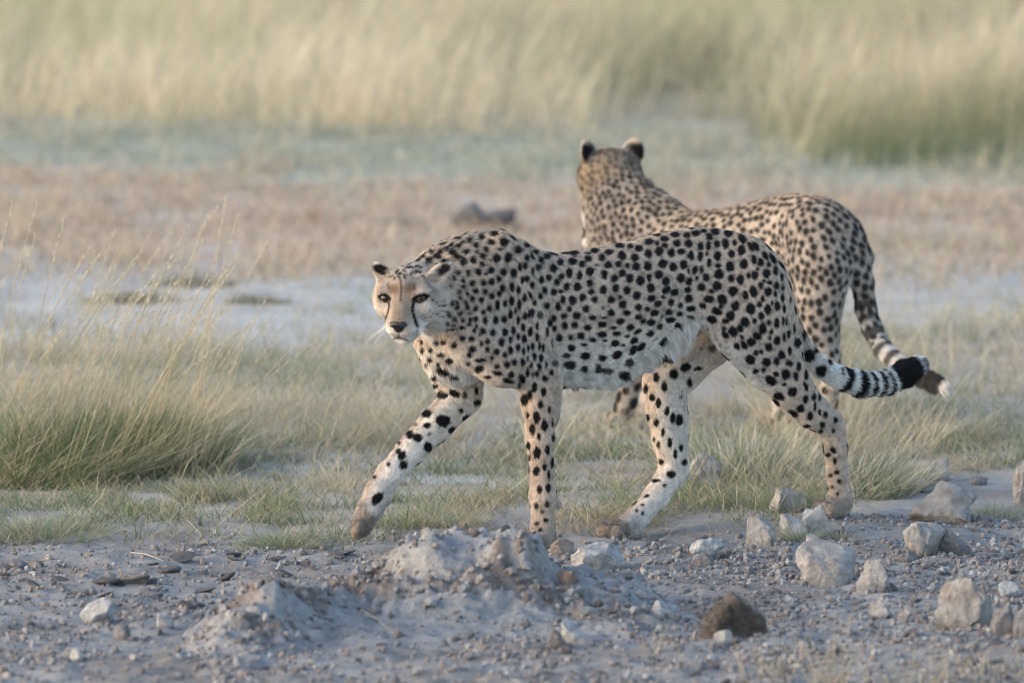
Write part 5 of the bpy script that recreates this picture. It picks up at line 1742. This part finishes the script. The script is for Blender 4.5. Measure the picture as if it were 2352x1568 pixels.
clump('big tussock with a dark green heart and long leaning straw stalks at the left edge', 120, 1085, .26, 3600, .08, .25, DARKG * .9, DARKG * 1.7, 401, .6, .1, (.0018, .0038), 60, (.36, .70), .42, ry=1.5, deadc=STRAW * .75)
clump('second dark green tussock at the left edge, merging with the big one on its right', 330, 1068, .17, 1900, .07, .23, DARKG * .9, DARKG * 1.7, 426, .6, .1, (.0018, .0036), 10, (.3, .5), .25, ry=1.4, deadc=STRAW * .7)
clump('straw fringe of the big tussock at its right end, with feathery upright seed heads', 400, 1080, .13, 420, .06, .20, STRAW * .75, PALES, 402, .45, .2, (.0018, .0036), 30, (.24, .50), .8, ry=1.3)
clump('loose straw tussock growing behind the big dark one at the left edge', 160, 985, .42, 1200, .06, .18, STRAW * .7, PALES, 403, .5, .15, (.002, .004), 40, (.34, .66), .75, ry=1.6)
clump('thin bent straw stalks standing between the left tussocks and the lowered head', 620, 990, .34, 800, .06, .17, STRAW * .75, PALES, 404, .55, .1, (.0016, .003), 22, (.16, .34), .8, ry=2.0)
clump('dense yellow green grass clump between the hind legs of the walking cheetah', 1700, 1095, .19, 1100, .05, .17, GREEN * .8, GREYG * .8, 405, .4, None, (.0018, .0036), 22, (.16, .3), .45, ry=1.6, deadc=PALES)
clump('green grass clump right behind the near hind paw, blades fanning to the right', 1985, 1128, .14, 1300, .04, .14, GREEN * .7, GREYG * .7, 406, .6, .2, (.0018, .0036), 14, (.14, .27), .4, ry=1.4, deadc=PALES)
clump('tall straw clump rising beside the striped tail', 1960, 1030, .22, 420, .06, .19, STRAW * .6, STRAW, 407, .4, .3, (.0018, .0034), 26, (.16, .32), .6, ry=1.8, deadc=PALES)
clump('pale straw clump in front of the hind legs of the standing cheetah', 1860, 985, .13, 420, .08, .24, STRAW * .7, PALES, 408, .35, None, (.0016, .003), 18, (.18, .30), .8, ry=1.5, deadc=PALES)
clump('small round tuft with dry brown base at lower left of the dark tussock', 462, 1146, .055, 520, .04, .10, DARKG * 1.3, GREYG, 409, .75, None, (.0014, .0028), 4, (.10, .2), .4)
clump('tiny green tuft sprouting in front of the knobbly white stones', 1838, 1240, .035, 200, .03, .075, GREEN, GREYG, 410, .8, None, (.0013, .0025), 0, (.1, .2), .2)
clump('brown dried tuft rooted right of the knobbly white stones', 1935, 1232, .035, 260, .02, .055, np.array([.16, .12, .10]), STRAW * .7, 411, .9, None, (.0012, .0024), 0, (.1, .2), .7)
clump('bright green low tuft at the edge of the dirt below the raised paw', 640, 1250, .10, 620, .025, .065, GREEN * 1.1, GREYG, 412, 1.0, None, (.0016, .0032), 0, (.1, .2), .25, ry=.8)
clump('low green tuft left of the planted fore leg behind the mound', 985, 1205, .13, 800, .025, .075, GREEN * 1.1, GREYG, 413, .9, None, (.0015, .003), 5, (.1, .2), .35)
clump('grey green tuft at the left edge on the border of the dirt', 90, 1225, .16, 1100, .03, .085, GREEN, GREYG, 414, .9, None, (.0016, .003), 6, (.08, .16), .35)
clump('dark low tuft on the pale clay, upper of three behind the straw', 440, 652, .13, 700, .02, .05, STRAW * .4, GREYG * .6, 415, 1.0, None, (.003, .006), 0, (.1, .2), .3)
clump('dark low tuft on the pale clay, left one of three behind the straw', 300, 692, .14, 700, .02, .055, STRAW * .4, GREYG * .6, 416, 1.0, None, (.003, .006), 0, (.1, .2), .3)
clump('dark low tuft on the pale clay, right one of three behind the straw', 590, 696, .10, 500, .015, .04, STRAW * .4, GREYG * .6, 417, 1.0, None, (.003, .006), 0, (.1, .2), .3)
clump('thin grey green tuft beside the largest boulder at the right', 2290, 1180, .12, 420, .02, .06, GREEN, GREYG, 418, 1.0, None, (.0014, .0026), 4, (.06, .12), .5)
clump('straw clump with short stems behind the raised fore leg', 900, 1010, .18, 900, .05, .14, STRAW * .7, GREYG, 419, .6, None, (.0016, .003), 12, (.14, .26), .6, ry=1.6)
clump('straw stems standing left of the raised fore paw', 770, 1120, .10, 260, .04, .12, STRAW * .75, PALES, 420, .6, None, (.0014, .0026), 10, (.16, .36), .7, ry=1.5)
clump('thin dry stems at the bottom edge, right of the dung', 1900, 1575, .035, 46, .06, .16, STRAW, RUST, 421, .16, None, (.0012, .0022), 9, (.14, .22), .9, name='dry_stems', cat='dry stems')
clump('sparse dry stems at the bottom edge, left of the rusty pink rock', 2080, 1572, .09, 70, .03, .12, STRAW, PALES, 422, .25, None, (.001, .002), 9, (.08, .15), .9, name='dry_stems', cat='dry stems')
clump('two orange brown stems at the bottom edge below the mound', 1500, 1500, .03, 20, .03, .09, RUST * .8, RUST, 423, .3, None, (.0012, .0022), 3, (.08, .14), .9, name='dry_stems', cat='dry stems')
clump('dry stems standing in the bottom right corner', 2270, 1560, .10, 60, .03, .11, STRAW, PALES, 424, .25, None, (.001, .002), 10, (.07, .15), .9, name='dry_stems', cat='dry stems')
clump('faint dry stems at the bottom edge between the dung and the wedge', 1765, 1560, .06, 44, .03, .12, STRAW, PALES, 425, .2, None, (.001, .002), 7, (.10, .17), .9, name='dry_stems', cat='dry stems')

# straw fibres of the dung ball
def fuzz(o, n, L, c0, c1, seed, w=(.0008, .0016)):
    r = np.random.default_rng(seed)
    me0 = o.data
    k = r.integers(0, len(me0.vertices), n)
    co = np.empty(len(me0.vertices) * 3, np.float32); me0.vertices.foreach_get('co', co); co = co.reshape(-1, 3)
    p = co[k] * 0.97
    az = np.arctan2(p[:, 1], p[:, 0]) + r.normal(0, 1.2, n)
    me = blade_mesh('fibres', [blade_arrays(p, r.uniform(L * .5, L, n), az, np.abs(r.normal(1.1, .4, n)), r.uniform(*w, n), jitc(np.tile(c0, (n, 1)), r), jitc(np.tile(c1, (n, 1)), r), 3, r.uniform(.2, .9, n), seed)])
    link('fibres', me, M_GRASS, o)


fuzz(dung, 2200, .030, [.12, .10, .086], [.25, .21, .17], 91)

# a broken yellow reed lying on the gravel, and a few fallen stems
def fallen(p0, p1, w, col, label, cat='straw', group=None, lift=.008):
    a, b = G(*p0), G(*p1)
    a[2] = surf_z(a[0], a[1])[0] + lift; b[2] = surf_z(b[0], b[1])[0] + lift * 1.6
    mid = (a + b) / 2 + np.array([0, 0, lift * .6])
    V, Qd = [], []
    pts = [a, (a + mid) / 2, mid, (mid + b) / 2, b]
    for j, p in enumerate(pts):
        for k in range(4):
            an_ = k * 1.571
            V.append(p - a + w * .5 * (1 - .1 * j) * np.array([0.15 * math.cos(an_), math.cos(an_), .6 * math.sin(an_)]))
    for j in range(4):
        for k in range(4):
            Qd.append([j * 4 + k, j * 4 + (k + 1) % 4, (j + 1) * 4 + (k + 1) % 4, (j + 1) * 4 + k])
    me = make_mesh('fallen_stem', V, quads=Qd)
    set_col(me, np.tile(col, (len(V), 1)))
    o = link('fallen_stem', me, M_GRASS)
    o.location = a
    tag(o, label, cat, group)


fallen((1772, 1272), (1828, 1236), .008, np.array([.55, .42, .24]), 'broken yellow reed lying on the gravel in front of the knobbly white stones')
fallen((300, 1276), (375, 1300), .004, PALES, 'pale straw lying on the bare dirt at left')
fallen((830, 1442), (905, 1475), .005, STRAW, 'bent straw lying across the face of the mound')
fallen((862, 1246), (960, 1196), .0035, PALES, 'pale stem lying in the turf right of the raised paw')
fallen((420, 1190), (490, 1262), .0035, PALES, 'long pale stem fallen across the edge of the turf at left')
